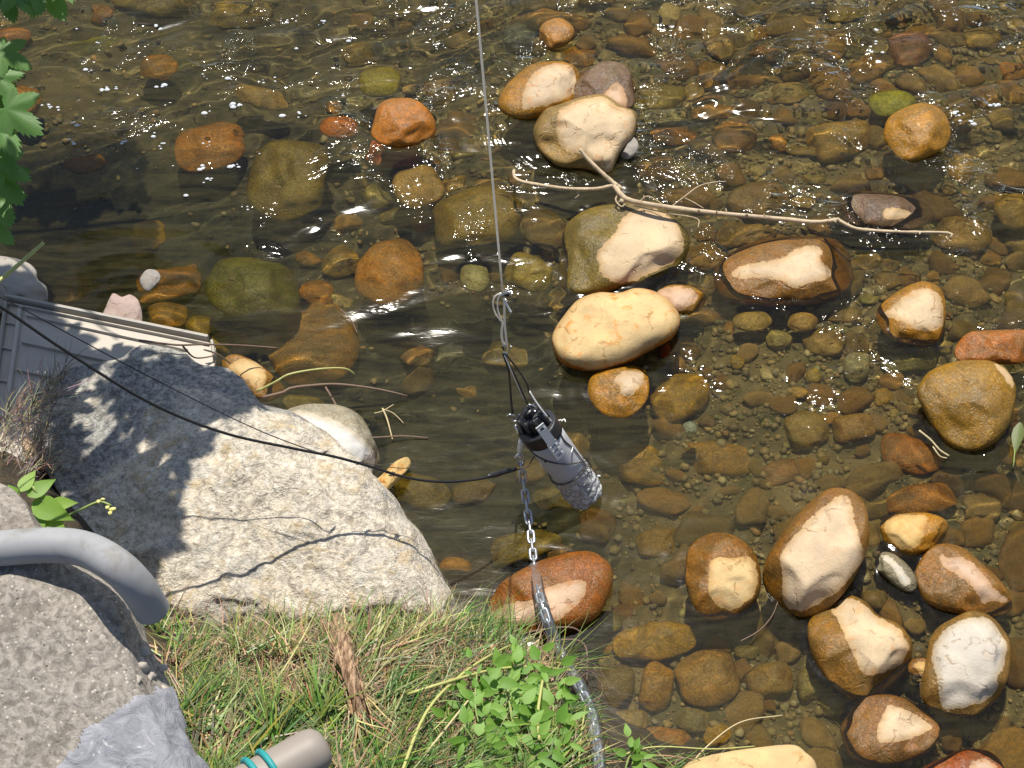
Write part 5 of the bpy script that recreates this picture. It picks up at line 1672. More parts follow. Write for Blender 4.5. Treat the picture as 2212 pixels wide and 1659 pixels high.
# ------------------------------------------------------------------ chain and its clear sleeve
CH = [(1122, 985, .17), (1127, 1012, .13), (1131, 1045, .09), (1138, 1095, .05), (1146, 1150, .03), (1153, 1210, .035), (1160, 1262, .06), (1170, 1305, .085), (1186, 1352, .075), (1203, 1395, .05)]
_bz = lambda u, v, l: tuple(bank_p(u, v, l))
chain_pts = [P(*q) for q in CH] + [bank_p(1228, 1442, .06), bank_p(1256, 1492, .075), bank_p(1277, 1540, .08), bank_p(1287, 1595, .08), bank_p(1293, 1645, .08), bank_p(1297, 1720, .08)]
CHAIN = thing('chain', 'galvanised chain from the sensor to the grass, half of it in a clear sleeve', 'chain', chain_pts[4])
lk_l, lk_w, lk_r = 17 * px, 9.2 * px, 3.2 * px
ov = [Vector((math.cos(a) * lk_w * .72, math.sin(a) * lk_w * .72 + math.copysign(lk_l * .55, math.sin(a) + 1e-9), 0)) for a in np.linspace(.0001, 2 * math.pi + .0001, 21)]
lv, lf = tube(ov, lk_r, 7, caps=False)
LINK = mesh('link', lv, lf)
LINK.materials.append(mat_plain('galvanised', (.50, .52, .54), .42, metal=.85, vary=.2, scale=120, bump=.2))
length = sum((b - a).length for a, b in zip(chain_pts, chain_pts[1:]))
nl = int(length / (lk_l * 1.35))
lp = curve_pts(chain_pts, nl + 1)
for i in range(nl):
    c = (lp[i] + lp[i + 1]) / 2
    t = (lp[i + 1] - lp[i]).normalized()
    s_ = t.cross((CAM - c).normalized()).normalized()
    q = s_.cross(t)
    if i % 2: s_, q = q, -s_
    M = Matrix((s_, t, q)).transposed().to_4x4()
    o = bpy.data.objects.new('link', LINK)
    COL.objects.link(o)
    o.parent = CHAIN
    o.matrix_local = Matrix.Translation(c - WL[CHAIN]) @ M
    o.cycles.is_caustics_receiver = True
ms = NT('clear_sleeve')
ms.t.nodes.remove(ms.b)
g1 = ms.n('ShaderNodeBsdfGlossy'); g1.inputs['Roughness'].default_value = .12
d1 = ms.n('ShaderNodeBsdfDiffuse'); d1.inputs['Color'].default_value = (.42, .45, .47, 1)
t1 = ms.n('ShaderNodeBsdfTransparent'); t1.inputs['Color'].default_value = (.93, .95, .96, 1)
f1 = ms.n('ShaderNodeFresnel'); f1.inputs['IOR'].default_value = 1.45
v_ = ms.n('ShaderNodeTexCoord').outputs['Object']
x1 = ms.n('ShaderNodeMixShader'); ms.l(ms.mixf(ms.noise(v_, 60, 3), .03, .22), x1.inputs[0]); ms.l(t1.outputs[0], x1.inputs[1]); ms.l(d1.outputs[0], x1.inputs[2])
x2 = ms.n('ShaderNodeMixShader'); ms.l(f1.outputs[0], x2.inputs[0]); ms.l(x1.outputs[0], x2.inputs[1]); ms.l(g1.outputs[0], x2.inputs[2])
ms.l(x2.outputs[0], ms.out.inputs[0])
sp = [p for p in curve_pts(chain_pts, 60)][17:]
vs, fs = tube(sp, 14.5 * px, 14, caps=False, wob=.12)
part('clear_sleeve', vs, fs, ms.m, CHAIN)

# ------------------------------------------------------------------ driftwood branch and twigs
m_wood = mat_plain('bleached_wood', (.50, .39, .25), .75, vary=.3, scale=120, bump=.6, dirt=(.24, .16, .09, .7))
m_twig = mat_plain('brown_twig', (.17, .11, .075), .7, vary=.3, scale=120, bump=.4)
BR = thing('driftwood_branch', 'bleached forked driftwood branch lying across the stones', 'branch', P(1345, 420, .08))
for nm, pts, r0, r1 in (
        ('stem', [(1328, 400, .10), (1345, 425, .09), (1380, 438, .09), (1500, 455, .085), (1620, 467, .075), (1700, 474, .07), (1760, 480, .065), (1812, 474, .065)], 7, 5.2),
        ('stem', [(1810, 474, .065), (1830, 486, .06), (1862, 496, .055), (1950, 501, .05), (2048, 503, .045), (2053, 514, .04)], 4.6, 3.2),
        ('limb', [(1110, 368, .05), (1112, 384, .05), (1130, 393, .05), (1180, 402, .055), (1230, 408, .065), (1290, 408, .085), (1328, 400, .10), (1345, 410, .095)], 4.2, 5.6),
        ('limb', [(1252, 322, .17), (1268, 342, .15), (1300, 373, .125), (1322, 393, .105), (1334, 402, .10)], 4.2, 6.5),
        ('twig', [(1452, 445, .09), (1478, 425, .10), (1510, 402, .11), (1540, 394, .11), (1568, 392, .105)], 1.6, 1.2),
        ('twig', [(1480, 428, .1), (1500, 438, .09), (1520, 450, .085)], 1.4, 1.0),
        ('twig', [(1380, 436, .09), (1400, 424, .1), (1430, 440, .09)], 1.6, 1.3),
        ('twig', [(1370, 445, .08), (1440, 460, .075), (1505, 472, .075), (1508, 492, .07)], 2.0, 1.2),
        ('twig', [(1338, 415, .09), (1330, 432, .08), (1342, 446, .075), (1352, 440, .08)], 2.6, 1.8),
        ('twig', [(1240, 410, .065), (1250, 420, .06), (1242, 428, .055)], 1.2, .9)):
    cpts = curve_pts([P(*q) for q in pts], 26)
    rr = [(r0 + (r1 - r0) * i / 25) * px * (1 + .16 * mn.noise(Vector((i * .8, r0, 0)))) for i in range(26)]
    vs, fs = tube(cpts, rr, 9, wob=.2, seed=r0)
    part(nm, vs, fs, m_wood, BR)
br_ = random.Random(4)
_main = curve_pts([P(*q) for q in [(1345, 425, .09), (1500, 455, .085), (1700, 474, .07), (1812, 476, .065), (1862, 496, .055), (2048, 503, .045)]], 60)
for k in range(9):
    i = br_.randint(3, 55)
    d_ = Vector((br_.uniform(-.6, .6), br_.uniform(-1, 1), br_.uniform(.1, .9))).normalized()
    L_ = br_.uniform(7, 18) * px
    vs, fs = tube([_main[i], _main[i] + d_ * L_ * .6, _main[i] + d_ * L_], [2.6 * px, 1.9 * px, 1.2 * px], 6)
    part('stub', vs, fs, m_wood, BR)
kv, kf = unit_pebble(40, 14, 5)
kc = P(1346, 432, .085)
part('knot', [kc + q * 9 * px for q in kv], kf, m_wood, BR)


def twig(label, paths, mat, cat='twig', name='twig'):
    loc = P(*paths[0][0][0])
    if len(paths) == 1:
        pts, r0, r1 = paths[0]
        n = 22
        vs, fs = tube(curve_pts([P(*q) for q in pts], n), [(r0 + (r1 - r0) * i / (n - 1)) * px * (1 + .15 * mn.noise(Vector((i * .9, r0 * 3, 0)))) for i in range(n)], 7)
        return solo(name, vs, fs, mat, label, cat)
    t = thing(name, label, cat, loc)
    for k, (pts, r0, r1) in enumerate(paths):
        n = 22
        vs, fs = tube(curve_pts([P(*q) for q in pts], n), [(r0 + (r1 - r0) * i / (n - 1)) * px * (1 + .15 * mn.noise(Vector((i * .9, r0 * 3, 0)))) for i in range(n)], 7)
        part('main_stem' if k == 0 else 'side_shoot', vs, fs, mat, t)
    return t


m_reed = mat_plain('green_straw', (.42, .42, .14), .5, vary=.2, scale=60, bump=.2)
m_straw = mat_plain('dry_straw', (.52, .43, .24), .7, vary=.25, scale=80, bump=.2)
twig('yellow green straw stem bent over the pool beside the boulder', [([(556, 845, .12), (600, 822, .15), (626, 808, .16), (690, 797, .15), (745, 796, .13), (768, 810, .1)], 2.6, 1.8)], m_reed, 'stem', 'straw_stem')
twig('forked brown twig reaching from the boulder out into the pool', [([(568, 858, .09), (610, 848, .08), (630, 838, .08), (680, 832, .075), (730, 830, .07), (800, 838, .05), (850, 848, .03), (880, 856, .01)], 3.6, 2.2), ([(703, 836, .07), (722, 868, .06), (740, 905, .06), (760, 930, .05), (790, 945, .03), (870, 942, .012), (925, 946, .005)], 2.4, 1.6)], m_twig)
twig('straight thin twig lying over the panel corner and out over the water', [([(300, 735, .22), (380, 745, .2), (440, 744, .16), (520, 746, .1), (602, 752, .05)], 2.6, 1.8), ([(440, 755, .14), (470, 765, .12), (497, 785, .08)], 2.2, 1.6), ([(395, 748, .21), (420, 772, .17), (455, 770, .15), (462, 765, .14)], 2.4, 1.6)], m_twig)
twig('small pale broken stalk floating left of the sensor', [([(826, 882, .02), (836, 905, .015), (848, 950, .006)], 2.2, 1.4), ([(808, 893, .012), (826, 888, .02), (850, 874, .015)], 1.4, .9), ([(828, 884, .02), (850, 893, .012), (872, 914, .006)], 1.2, .8)], m_straw, 'stalk', 'stalk')
twig('thin curved twig hanging in the water below the smooth egg shaped stone', [([(735, 668, .02), (758, 690, .015), (772, 720, .008)], 1.6, 1.0)], m_twig)
twig('yellow green reed end poking in at the left edge above the panel', [([(-20, 622, .5), (40, 572, .5), (94, 525, .5)], 5.2, 4.2)], m_reed, 'reed', 'reed')
twig('brown twig with bits of debris caught right of the broad riffle', [([(1985, 930, .03), (2010, 950, .02), (2030, 972, .01), (2050, 985, .004)], 2.6, 2.0), ([(2015, 965, .015), (2030, 985, .008), (2045, 990, .004)], 2.0, 1.4)], m_straw)
twig('brown bent twig in the water between square topped and shell faced stones', [([(1600, 1385, .03), (1640, 1362, .02), (1668, 1330, .01), (1680, 1300, .004)], 1.4, .9)], m_twig)
twig('tangled brown rootlets caught at the grass tip beside the sleeve', [([(1060, 1400, .06), (1110, 1378, .07), (1160, 1362, .08), (1230, 1355, .07), (1262, 1370, .05)], 2.2, 1.8), ([(1130, 1420, .05), (1200, 1385, .08), (1262, 1392, .06), (1268, 1470, .06)], 2.2, 1.8),
                                                                           ([(1180, 1400, .07), (1230, 1420, .08), (1290, 1440, .06), (1320, 1500, .03)], 1.6, 1.0), ([(1200, 1440, .06), (1250, 1430, .08), (1300, 1480, .05), (1290, 1520, .05)], 1.8, 1.0)], m_twig, 'rootlets', 'rootlet_tangle')

# frayed dead wood in the grass
DW = thing('dead_wood', 'frayed reddish tan piece of dead wood standing in the grass', 'dead wood', bank_p(740, 1450))
md = NT('frayed_wood')
v_ = md.n('ShaderNodeTexCoord').outputs['Object']
mp_ = md.n('ShaderNodeMapping'); mp_.inputs['Scale'].default_value = (1, .18, .3); md.l(v_, mp_.inputs[0])
n1 = md.noise(mp_.outputs[0], 160, 4, .7, .5)
md.base(md.mix(md.ramp(n1, .35, .65), (.13, .07, .04), (.50, .34, .21)), .85, md.bump(n1, 1.0, .008), spec=.2)
dp_ = [(706, 1296, .20), (718, 1335, .18), (734, 1382, .15), (750, 1430, .13), (762, 1480, .11), (774, 1525, .08), (784, 1562, .04)]
base_p = curve_pts([bank_p(u, v, l) for u, v, l in dp_], 34)
rr = [(6 + 17 * math.sin(min(1, i / 12) * math.pi / 2) * (1 - .028 * max(0, i - 14)) - (max(0, i - 24) * .9)) * px * 1.15 * (1 + .3 * mn.noise(Vector((i * .7, 0, 3)))) for i in range(34)]
vs, fs = tube(base_p, rr, 22, wob=.5, seed=5)
part('log', vs, fs, md.m, DW)
rr_ = random.Random(3)
for k in range(34):
    i = rr_.randint(0, 30)
    c = base_p[i]
    off = Vector((rr_.uniform(-1, 1) * 18 * px, rr_.uniform(-.3, .3) * 18 * px, rr_.uniform(.2, 1) * 20 * px))
    sgn = rr_.choice([-1, 1])
    e_ = base_p[max(0, min(i + 7 * sgn, 33))] - c
    vs, fs = tube([c + off * .5, c + off * .9 + e_ * .5, c + off * rr_.uniform(1.0, 1.5) + e_ * rr_.uniform(.9, 1.4)], [2.2 * px, rr_.uniform(2.5, 5) * px, .5 * px], 6)
    part('splinter', vs, fs, md.m, DW)

# ------------------------------------------------------------------ leaves
def leaf_mesh(name, outline, fold=.15, droop=.25):
    """blade from its half outline [(x along, half width)...]; length 1 along +Y, folded on the midrib"""
    vs, fs = [], []
    n = len(outline)
    for (t, w) in outline:
        z = -droop * t * t
        vs += [Vector((-w, t - .1 * w, z + fold * w + .03 * mn.noise(Vector((t * 6, w * 9, 1))))), Vector((-w * .5, t, z + fold * w * .35)), Vector((0, t, z)), Vector((w * .5, t, z + fold * w * .35)), Vector((w, t - .1 * w, z + fold * w + .03 * mn.noise(Vector((t * 6, w * 9, 5)))))]
    for i in range(n - 1):
        for k in range(4):
            a = i * 5 + k
            fs.append((a, a + 1, a + 6, a + 5))
    return mesh(name, vs, fs)


OVATE = [(0, .02), (.08, .13), (.2, .23), (.35, .27), (.5, .25), (.65, .19), (.8, .11), (.92, .04), (1, .003)]
LANCE = [(0, .015), (.1, .08), (.25, .14), (.45, .16), (.62, .13), (.8, .07), (.93, .025), (1, .002)]


def lobed_mesh(name):
    """palmate leaf: five pointed lobes with toothed margins round the stalk end"""
    lobes = [(-112, .50), (-62, .82), (-2, 1.0), (58, .84), (108, .52)]
    prof = [0.0] * 97
    pts = []
    for k in range(97):
        a = -150 + 300 * k / 96
        r = .26
        for la, ll in lobes:
            d = abs(a - la) / 30
            if d < 1.35: r = max(r, ll * (1 - .30 * d ** .7 - .22 * d * d))
        r *= 1 + .09 * math.sin(a * 1.1)
        pts.append((r, a))
    vs = [Vector((0, 0, 0))]
    fs = []
    for ring in (.5, 1.0):
        for r, a in pts:
            x, y = math.sin(R(a)) * r * ring, math.cos(R(a)) * r * ring
            vs.append(Vector((x, y, -.22 * (x * x + y * y) + .06 * math.cos(R(a * 6)) * ring * r)))
    n = len(pts)
    for k in range(n - 1):
        fs.append((0, 1 + k + 1, 1 + k))
        fs.append((1 + k, 2 + k, 2 + k + n, 1 + k + n))
    return mesh(name, vs, fs)


def place_leaf(me, base, tip_dir, up, size, parent, name='leaf', roll=0.0):
    y = tip_dir.normalized()
    x = y.cross(up).normalized()
    z = x.cross(y)
    if roll:
        rm = Matrix.Rotation(roll, 3, y)
        x, z = rm @ x, rm @ z
    M = Matrix((x * size, y * size, z * size)).transposed().to_4x4()
    o = bpy.data.objects.new(name, me)
    COL.objects.link(o)
    o.parent = parent
    o.matrix_local = Matrix.Translation(Vector(base) - WL[parent]) @ M
    o.cycles.is_caustics_receiver = True
    return o


m_lf1 = mat_leaf('branch_leaf', (.11, .23, .06), (.18, .34, .10))
m_lf2 = mat_leaf('weed_leaf', (.14, .30, .04), (.26, .44, .09))
LOBED = lobed_mesh('lobed_leaf'); LOBED.materials.append(m_lf1)
m_stem = mat_plain('green_stem', (.22, .30, .08), .5, vary=.2, scale=60, bump=.1)
zl = .85
TL = thing('leafy_branch', 'green lobed leaves of a branch hanging in at the top left corner', 'branch', P(-30, 200, zl))
st_pts = [P(-140, -160, 1.2), P(-60, 20, 1.0), P(-30, 180, .88), P(-30, 330, .75), P(-20, 470, .6)]
vs, fs = tube(curve_pts(st_pts, 30), 5 * px, 8)
part('twig', vs, fs, m_stem, TL)
lr = random.Random(8)
for (u, v, du, dv, s, z) in [(20, -25, 60, 95, 95, 1.02), (85, -20, 50, 90, 105, 1.0), (60, -30, 8, 95, 90, 1.03), (-5, -10, 25, 80, 85, 1.0), (120, -60, 20, 80, 95, 1.05), (-15, 110, 80, 45, 95, .95), (-25, 165, 45, 55, 90, .92), (-30, 150, 80, 10, 85, .93),
                             (-5, 235, 92, 68, 125, .88), (-25, 260, 45, 80, 120, .86), (-30, 215, 60, 25, 95, .88), (-25, 350, 95, 45, 105, .74), (-20, 380, 60, 80, 110, .70), (-30, 420, 40, 85, 110, .62), (-35, 320, 60, 60, 100, .78), (-40, 480, 50, 45, 90, .58)]:
    u += 16
    b, t = P(u, v, z), P(u + du, v + dv, z - .03)
    up = Vector((lr.uniform(-.3, .3), lr.uniform(-.5, 0), 1))
    place_leaf(LOBED, b, t - b, up, .76 * s * (b - CAM).length / FPX, TL)

# the same tree higher up, out of the picture: its leaves shade the boulder, the panel and the left pool
def poly_pts(poly, n, rr):
    pl = np.array(poly, float)
    lo, hi = pl.min(0), pl.max(0)
    out = []
    while len(out) < n:
        q = np.array([[rr.uniform(lo[0], hi[0]), rr.uniform(lo[1], hi[1])]])
        if sdist(q, pl)[0] > 2: out.append((q[0, 0], q[0, 1]))
    return out


SHADE = [([(160, 795), (300, 745), (420, 752), (520, 800), (545, 875), (470, 915), (430, 985), (395, 1015), (345, 1000), (310, 930), (270, 880), (225, 850), (205, 815)], 70, .22),
         ([(170, 960), (235, 930), (300, 1010), (350, 1070), (385, 1120), (370, 1200), (300, 1190), (200, 1090)], 40, .2),
         ([(100, 960), (180, 950), (250, 1060), (330, 1130), (395, 1160), (365, 1240), (310, 1300), (200, 1200), (120, 1080)], 70, .12),  # unseen leaves added to darken the boulder's lower left face
         ([(430, 765), (520, 800), (550, 870), (480, 925), (420, 900)], 22, .22),
         ([(-60, 660), (60, 670), (150, 700), (190, 775), (270, 785), (220, 840), (100, 840), (0, 950), (-60, 950)], 70, .1),
         ([(-60, 560), (60, 560), (110, 640), (0, 660), (-60, 660)], 26, .15),
         ([(30, 400), (150, 380), (290, 420), (310, 500), (200, 560), (60, 540)], 70, -.1),
         ([(10, 390), (130, 375), (260, 395), (320, 450), (280, 540), (120, 560), (20, 520)], 120, -.15)]
sr = random.Random(21)
TR = thing('overhanging_branch', 'leafy tree branch arching over the left bank above the boulder', 'branch', P(200, 800, .2) + SUN * 1.6)
fv, ff = [], []
me_v = [Vector(v.co) for v in LOBED.vertices]
me_f = [tuple(p.vertices) for p in LOBED.polygons]
cents = []
for poly, n, z in SHADE:
    for (u, v) in poly_pts(poly, n, sr):
        p = P(u, v, z) + SUN * sr.uniform(1.35, 2.1)
        uu, vv = pix(p)
        if vv > -60 and uu > -60: p = P(u, v, z) + SUN * 2.0
        s = sr.uniform(.06, .12)
        M = Matrix.Rotation(sr.uniform(0, 6.28), 3, 'Z') @ Matrix.Rotation(sr.uniform(-.5, .5), 3, 'X') @ Matrix.Rotation(sr.uniform(-.5, .5), 3, 'Y')
        b = len(fv)
        fv += [p + M @ ((q - Vector((0, .3, 0))) * s) for q in me_v]
        ff += [tuple(b + i for i in f) for f in me_f]
        cents.append(p)
pt = part('foliage', fv, ff, m_lf1, TR)
pt['kind'] = 'stuff'
cm = sum(cents, Vector()) / len(cents)
for a, b in ((Vector((-1.6, 1.6, .5)), Vector((.1, -.1, .0))), (Vector((-.6, .5, .2)), Vector((.35, .5, -.1))), (Vector((-.5, .4, .1)), Vector((-.3, -.5, -.1)))):
    vs, fs = tube(curve_pts([cm + a, cm + (a + b) / 2 + Vector((0, 0, .06)), cm + b], 12), [.014 - .0009 * i for i in range(12)], 8)
    part('limb', vs, fs, m_twig, TR)

# plant at the foot of the wall
m_lf3 = mat_leaf('pale_leaf', (.20, .36, .05), (.30, .46, .09))
OV3 = leaf_mesh('leaf', OVATE); OV3.materials.append(m_lf3)
PLz = .42
PL = thing('leafy_plant', 'light green leafy plant with yellow buds between wall and boulder', 'plant', P(110, 1120, PLz - .1))
vs, fs = tube(curve_pts([P(95, 1180, PLz - .08), P(105, 1110, PLz), P(70, 1050, PLz + .05)], 12), 3 * px, 7)
part('stem', vs, fs, m_stem, PL)
vs, fs = tube(curve_pts([P(140, 1118, PLz), P(180, 1098, PLz + .02), P(215, 1084, PLz + .03), P(240, 1092, PLz + .03)], 14), 2.6 * px, 7)
part('stem', vs, fs, m_stem, PL)
for (u, v, tu, tv, s, z) in [(45, 1062, 72, 1014, 58, .05), (60, 1072, 118, 1030, 66, .04), (40, 1075, 20, 1052, 40, .04), (70, 1085, 150, 1118, 95, .02), (90, 1100, 128, 1138, 80, .0), (75, 1105, 85, 1150, 70, .0), (55, 1090, 20, 1118, 60, .0), (110, 1090, 150, 1085, 55, .0)]:
    b, t = P(u, v, PLz + z), P(tu, tv, PLz + z + .01)
    place_leaf(OV3, b, t - b, Vector((0, -.4, 1)), s * (b - CAM).length / FPX, PL)
m_bud = mat_plain('yellow_bud', (.62, .60, .20), .5)
for (u, v, r) in ((213, 1083, 5), (232, 1096, 5), (243, 1100, 6), (238, 1108, 5), (222, 1078, 4)):
    c = P(u, v, PLz + .035)
    kv, kf = unit_pebble(50 + r, 8, 3)
    part('bud', [c + q * r * px for q in kv], kf, m_bud, PL)

# leafy weeds at the right end of the bank
OV = leaf_mesh('leaf', OVATE); OV.materials.append(m_lf2)
LN = leaf_mesh('leaf', LANCE, .1, .35); LN.materials.append(m_lf2)
WEEDS = [(1060, 1640, 1030, 1455, 'left of the others'), (1125, 1650, 1095, 1475, 'middle one, under the arching stems'), (1185, 1640, 1172, 1450, 'nearest to the chain sleeve'), (1085, 1580, 1135, 1425, 'tallest, by the sleeve top'), (1030, 1665, 1000, 1565, 'low one by the long straw'), (1165, 1665, 1205, 1570, 'low one beside the sleeve'), (1110, 1690, 1115, 1605, 'at the bottom edge'), (1350, 1665, 1365, 1630, 'small one right of the sleeve')]
wr = random.Random(14)
for (u0, v0, u1, v1, lab) in WEEDS:
    b0 = bank_p(u0, v0, 0)
    hgt = .14 if abs(v0 - v1) > 70 else .05
    b1 = bank_p(u1, v1, hgt)
    mid = (b0 + b1) / 2 + Vector((wr.uniform(-.02, .02), 0, .02))
    WD = thing('weed', 'bright green leafy weed in the grass, ' + lab, 'weed', b0, 'leafy weeds at the end of the grass')
    sp_ = curve_pts([b0, mid, b1], 16)
    vs, fs = tube(sp_, 1.9 * px, 6)
    part('stem', vs, fs, m_stem, WD)
    nlv = 40 if abs(v0 - v1) > 120 else 18
    for k in range(nlv):
        i = min(15, int(2 + 14 * (k + wr.random()) / nlv))
        a = k * 2.4 + wr.uniform(-.5, .5)
        c = sp_[i]
        side = Vector((math.cos(a), math.sin(a) * .9, wr.uniform(-.05, .45)))
        bb = c + side.normalized() * wr.uniform(.002, .055)
        place_leaf(OV if wr.random() < .6 else LN, bb, side, Vector((wr.uniform(-.5, .5), -.5 + wr.uniform(-.4, .4), 1)), wr.uniform(.026, .050), WD)

# floating leaf at the right edge
LNf = leaf_mesh('leaf_blade', LANCE, .2, .1); LNf.materials.append(mat_leaf('olive_leaf', (.16, .20, .07), (.2, .24, .09)))
FL = thing('fallen_leaf', 'narrow green leaf caught at the right edge by the broad amber stone', 'leaf', P(2195, 990, .02))
b, t = P(2204, 912, .03), P(2190, 985, .02)
place_leaf(LNf, b, t - b, Vector((-.5, -.3, 1)), .10, FL, 'leaf_blade')
vs, fs = tube([P(2192, 970, .02), P(2190, 1000, .012), P(2188, 1010, .008)], 1.3 * px, 6)
part('leaf_stalk', vs, fs, m_stem, FL)

# ------------------------------------------------------------------ grass of the bank
def blades(n, region, zfun, lens, width, pal, pw, seed, flat=.5, dirs=None, nseg=4):
    rr = random.Random(seed)
    vs, fs, cols = [], [], []
    pl = np.array(region, float)
    pts = [q for q in poly_pts(region, int(n * 1.5), rr) if mn.noise(Vector((q[0] / 55, q[1] / 45, seed))) > rr.uniform(-.75, .25)]
    for (u, v) in pts:
        p = zfun(u, v)
        L = rr.uniform(*lens)
        a = rr.uniform(0, 6.283) if dirs is None else R(rr.choice(dirs) + rr.gauss(0, 28))
        el = abs(rr.gauss(0, flat)) + .05
        d = Vector((math.cos(a) * math.cos(el), math.sin(a) * math.cos(el), math.sin(el)))
        side = d.cross(Vector((rr.uniform(-.4, .4), rr.uniform(-.4, .4), 1))).normalized()
        w = width * rr.uniform(.6, 1.4)
        sag = rr.uniform(.2, .8)
        col = [c * rr.uniform(.7, 1.3) for c in rr.choices(pal, pw)[0]]
        b = len(vs)
        bend = side * rr.uniform(-.3, .3)
        for k in range(nseg + 1):
            t = k / nseg
            q = p + d * (L * t) + bend * (L * t * t) + Vector((0, 0, -sag * L * t * t * (.4 + math.sin(el))))
            q.z = max(q.z, p.z - .03)
            ww = w * (1 - t) ** .6 if k < nseg else w * .06
            vs += [q - side * ww, q + side * ww]
            cols += [col, col]
        for k in range(nseg):
            a0 = b + 2 * k
            fs.append((a0, a0 + 1, a0 + 3, a0 + 2))
    return vs, fs, cols


def col_mesh(name, vs, fs, cols):
    me = mesh(name, vs, fs)
    at = me.attributes.new('col', 'FLOAT_COLOR', 'POINT')
    at.data.foreach_set('color', np.concatenate([np.array(cols), np.ones((len(cols), 1))], 1).ravel().astype(np.float32))
    return me


def mat_blade():
    m = NT('grass_blade')
    c = m.attr('col').outputs['Color']
    m.base(c, .5, spec=.35)
    tr = m.n('ShaderNodeBsdfTranslucent')
    m.l(c, tr.inputs[0])
    mx = m.n('ShaderNodeMixShader')
    mx.inputs[0].default_value = .3
    m.l(m.b.outputs[0], mx.inputs[1])
    m.l(tr.outputs[0], mx.inputs[2])
    m.l(mx.outputs[0], m.out.inputs[0])
    return m.m


M_BLADE = mat_blade()
GP = [(.075, .15, .022), (.13, .23, .035), (.24, .30, .06), (.46, .38, .17), (.20, .14, .07), (.62, .54, .31)]
G_REG = T('u', [(330, 1300), (420, 1370), (520, 1400), (700, 1385), (880, 1370), (985, 1350), (1060, 1385), (1170, 1402), (1205, 1450), (1235, 1540), (1248, 1600), (1262, 1690), (1275, 1880), (430, 1880), (360, 1500)])
GRN = [(.055, .12, .018), (.10, .20, .028), (.18, .28, .045), (.25, .31, .06)]
DRY = [(.46, .37, .17), (.22, .15, .075), (.60, .52, .30), (.34, .25, .12), (.12, .085, .05)]
# flattened dead straw underneath
va, fa, ca = blades(4800, G_REG, lambda u, v: bank_p(u, v, .004), (.05, .16), .0014, DRY + GRN[:2], [3, 4, 1.6, 3.5, 3, 1.2, 1], 2, .12, dirs=[20, 40, 60, 150, 100, -20, 75])
# frayed straw hanging round the dead wood
vb, fb, cb = blades(130, T('u', [(700, 1330), (740, 1330), (800, 1540), (770, 1570), (735, 1500)]), lambda u, v: bank_p(u, v, .07), (.05, .14), .0014, DRY[:1] + DRY[2:4], [3, 3, 2], 55, .4, dirs=[-70, 110, 95, -85])
off = len(va)
va += vb; fa += [tuple(off + i for i in f) for f in fb]; ca += cb
# tufts: each leans its own way and has its own colour
tr_ = random.Random(77)
for k, (tu, tv) in enumerate(poly_pts(G_REG, 215, tr_)):
    rad = tr_.uniform(14, 40)
    reg = [(tu + rad * math.cos(a) * 1.2, tv + rad * math.sin(a)) for a in np.linspace(0, 6.28, 9)[:-1]]
    gpal = GRN if tr_.random() < .68 else DRY
    base_dir = tr_.choice([25, 40, 60, 90, 130, 150, 170, -10]) + tr_.uniform(-15, 15)
    vb, fb, cb = blades(tr_.randint(18, 46), reg, lambda u, v: bank_p(u, v, .012), (.04, .11) if tr_.random() < .68 else (.10, .21), tr_.choice([.0013, .0018, .0026]), gpal, [3, 3, 2, 1.5][:len(gpal)] + [1] * (len(gpal) - 4), 100 + k, tr_.choice([.15, .25, .45]), dirs=[base_dir])
    off = len(va)
    va += vb; fa += [tuple(off + i for i in f) for f in fb]; ca += cb
# a few blades climbing the foot of the boulder and trailing over the water on the right
vb, fb, cb = blades(700, T('u', [(470, 1330), (700, 1345), (930, 1335), (990, 1345), (900, 1410), (500, 1420)]), lambda u, v: bank_p(u, v, .07), (.05, .15), .0013, GP, [2.4, 2.4, 2, 3.4, 3, 2], 4, .5, dirs=[40, 90, 130])
off = len(va)
va += vb; fa += [tuple(off + i for i in f) for f in fb]; ca += cb
vb, fb, cb = blades(150, T('u', [(1310, 1610), (1400, 1625), (1540, 1650), (1600, 1720), (1300, 1720)]), lambda u, v: P(u, v, .03), (.05, .16), .0012, GP, [3, 4, 4, 2, 1, 1], 6, .3, dirs=[5, 20, 160, 170])
off = len(va)
va += vb; fa += [tuple(off + i for i in f) for f in fb]; ca += cb
tag(link('grass', col_mesh('grass', va, fa, ca), M_BLADE), 'matted green and straw coloured grass covering the bank', kind='stuff')

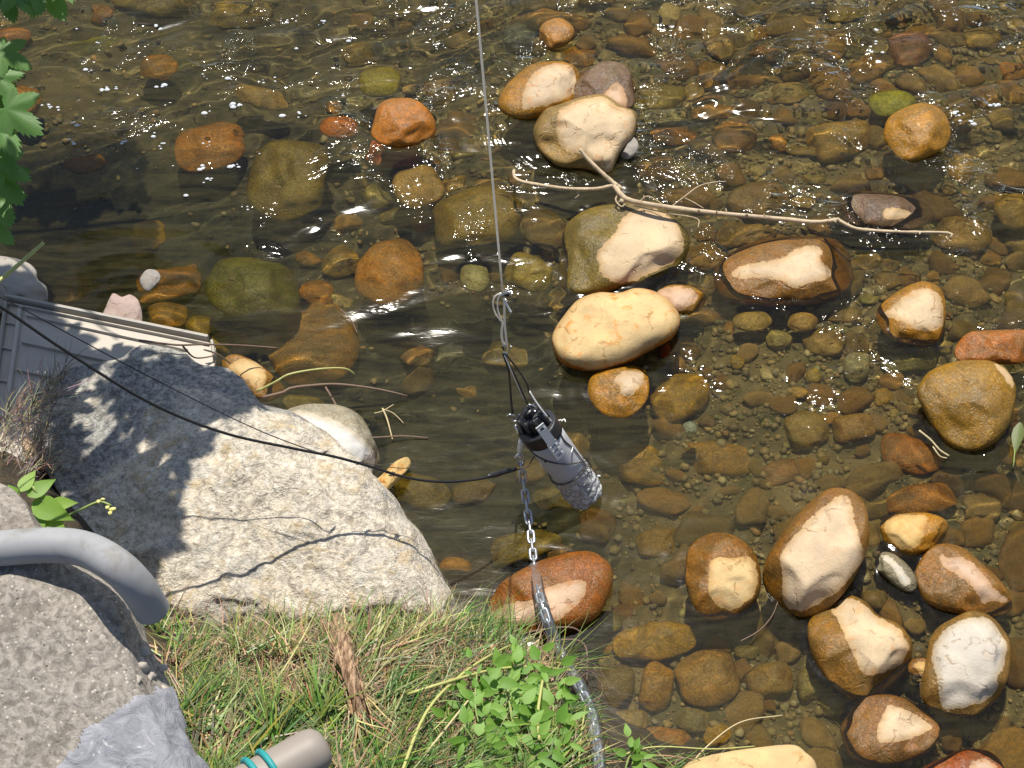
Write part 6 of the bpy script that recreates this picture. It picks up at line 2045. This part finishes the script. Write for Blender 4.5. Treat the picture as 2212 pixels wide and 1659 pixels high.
# dry litter in the shaded gap left of the boulder
DP = [(.28, .22, .14), (.16, .11, .07), (.42, .36, .26), (.09, .07, .05)]
va, fa, ca = blades(420, T('u', [(0, 900), (60, 850), (110, 810), (150, 790), (120, 880), (110, 960), (120, 1040), (40, 1040), (-30, 1000)]), lambda u, v: P(u, v, .16 + .12 * ((u * 7 + v * 3) % 17) / 17), (.05, .16), .0011, DP, [3, 3, 2, 3], 7, .6, dirs=[40, 60, 80, 100])
tag(link('dry_litter', col_mesh('dry_litter', va, fa, ca), M_BLADE), 'dry brown grass litter caught left of the boulder', kind='stuff')
stone('broken pale stone lump in the litter left of the boulder', T('d', [(150, 1190), (200, 1160), (255, 1200), (290, 1290), (240, 1360), (170, 1330)]), 'tan', 'pale', all_dry=True, zc=.2, stain=.6, facet=.2)

# long single stems lying over the grass
for k, (lab, pts, r0, r1, mt) in enumerate([
        ('long yellow green stem arching towards the sleeve above the weeds', [(880, 1500, .07), (960, 1475, .1), (1060, 1448, .12), (1150, 1440, .11), (1245, 1450, .09)], 3.2, 2.2, m_reed),
        ('longest pale green stem slanting up through the grass to the rootlets', [(860, 1690, .06), (920, 1540, .09), (1000, 1455, .11), (1080, 1405, .12), (1150, 1375, .1)], 3.2, 2.0, m_reed),
        ('straw coloured stalk slanting below the longest green stem', [(880, 1680, .07), (950, 1590, .08), (1030, 1490, .09)], 2.4, 1.8, m_straw),
        ('upright green stem left of the chain sleeve', [(1250, 1650, .06), (1255, 1590, .08), (1265, 1525, .08)], 2.2, 1.6, m_reed),
        ('pale green upright stalk among the weed leaves', [(1165, 1600, .1), (1162, 1540, .12), (1172, 1470, .12)], 3.4, 2.6, m_reed),
        ('dark twig bent over the foot of the boulder above the grass', [(742, 1310, .16), (790, 1285, .18), (850, 1285, .18), (862, 1236, .2), (885, 1260, .18), (902, 1330, .1)], 2.0, 1.4, m_twig),
        ('thin green stem lying out over the water at the bottom right of the grass', [(1290, 1655, .04), (1400, 1615, .05), (1540, 1618, .04), (1630, 1612, .03)], 1.8, 1.2, m_reed),
        ('long thin straw sloping up into the water past the grey speckled stone', [(1480, 1665, .03), (1530, 1610, .03), (1600, 1560, .015), (1690, 1545, .005)], 1.8, 1.0, m_straw)]):
    n = 22
    vs, fs = tube(curve_pts([bank_p(u, v, l) if u < 1290 else P(u, v, l) for u, v, l in pts], n), [(r0 + (r1 - r0) * i / (n - 1)) * px for i in range(n)], 7)
    solo('grass_stem', vs, fs, mt, lab, 'stem')
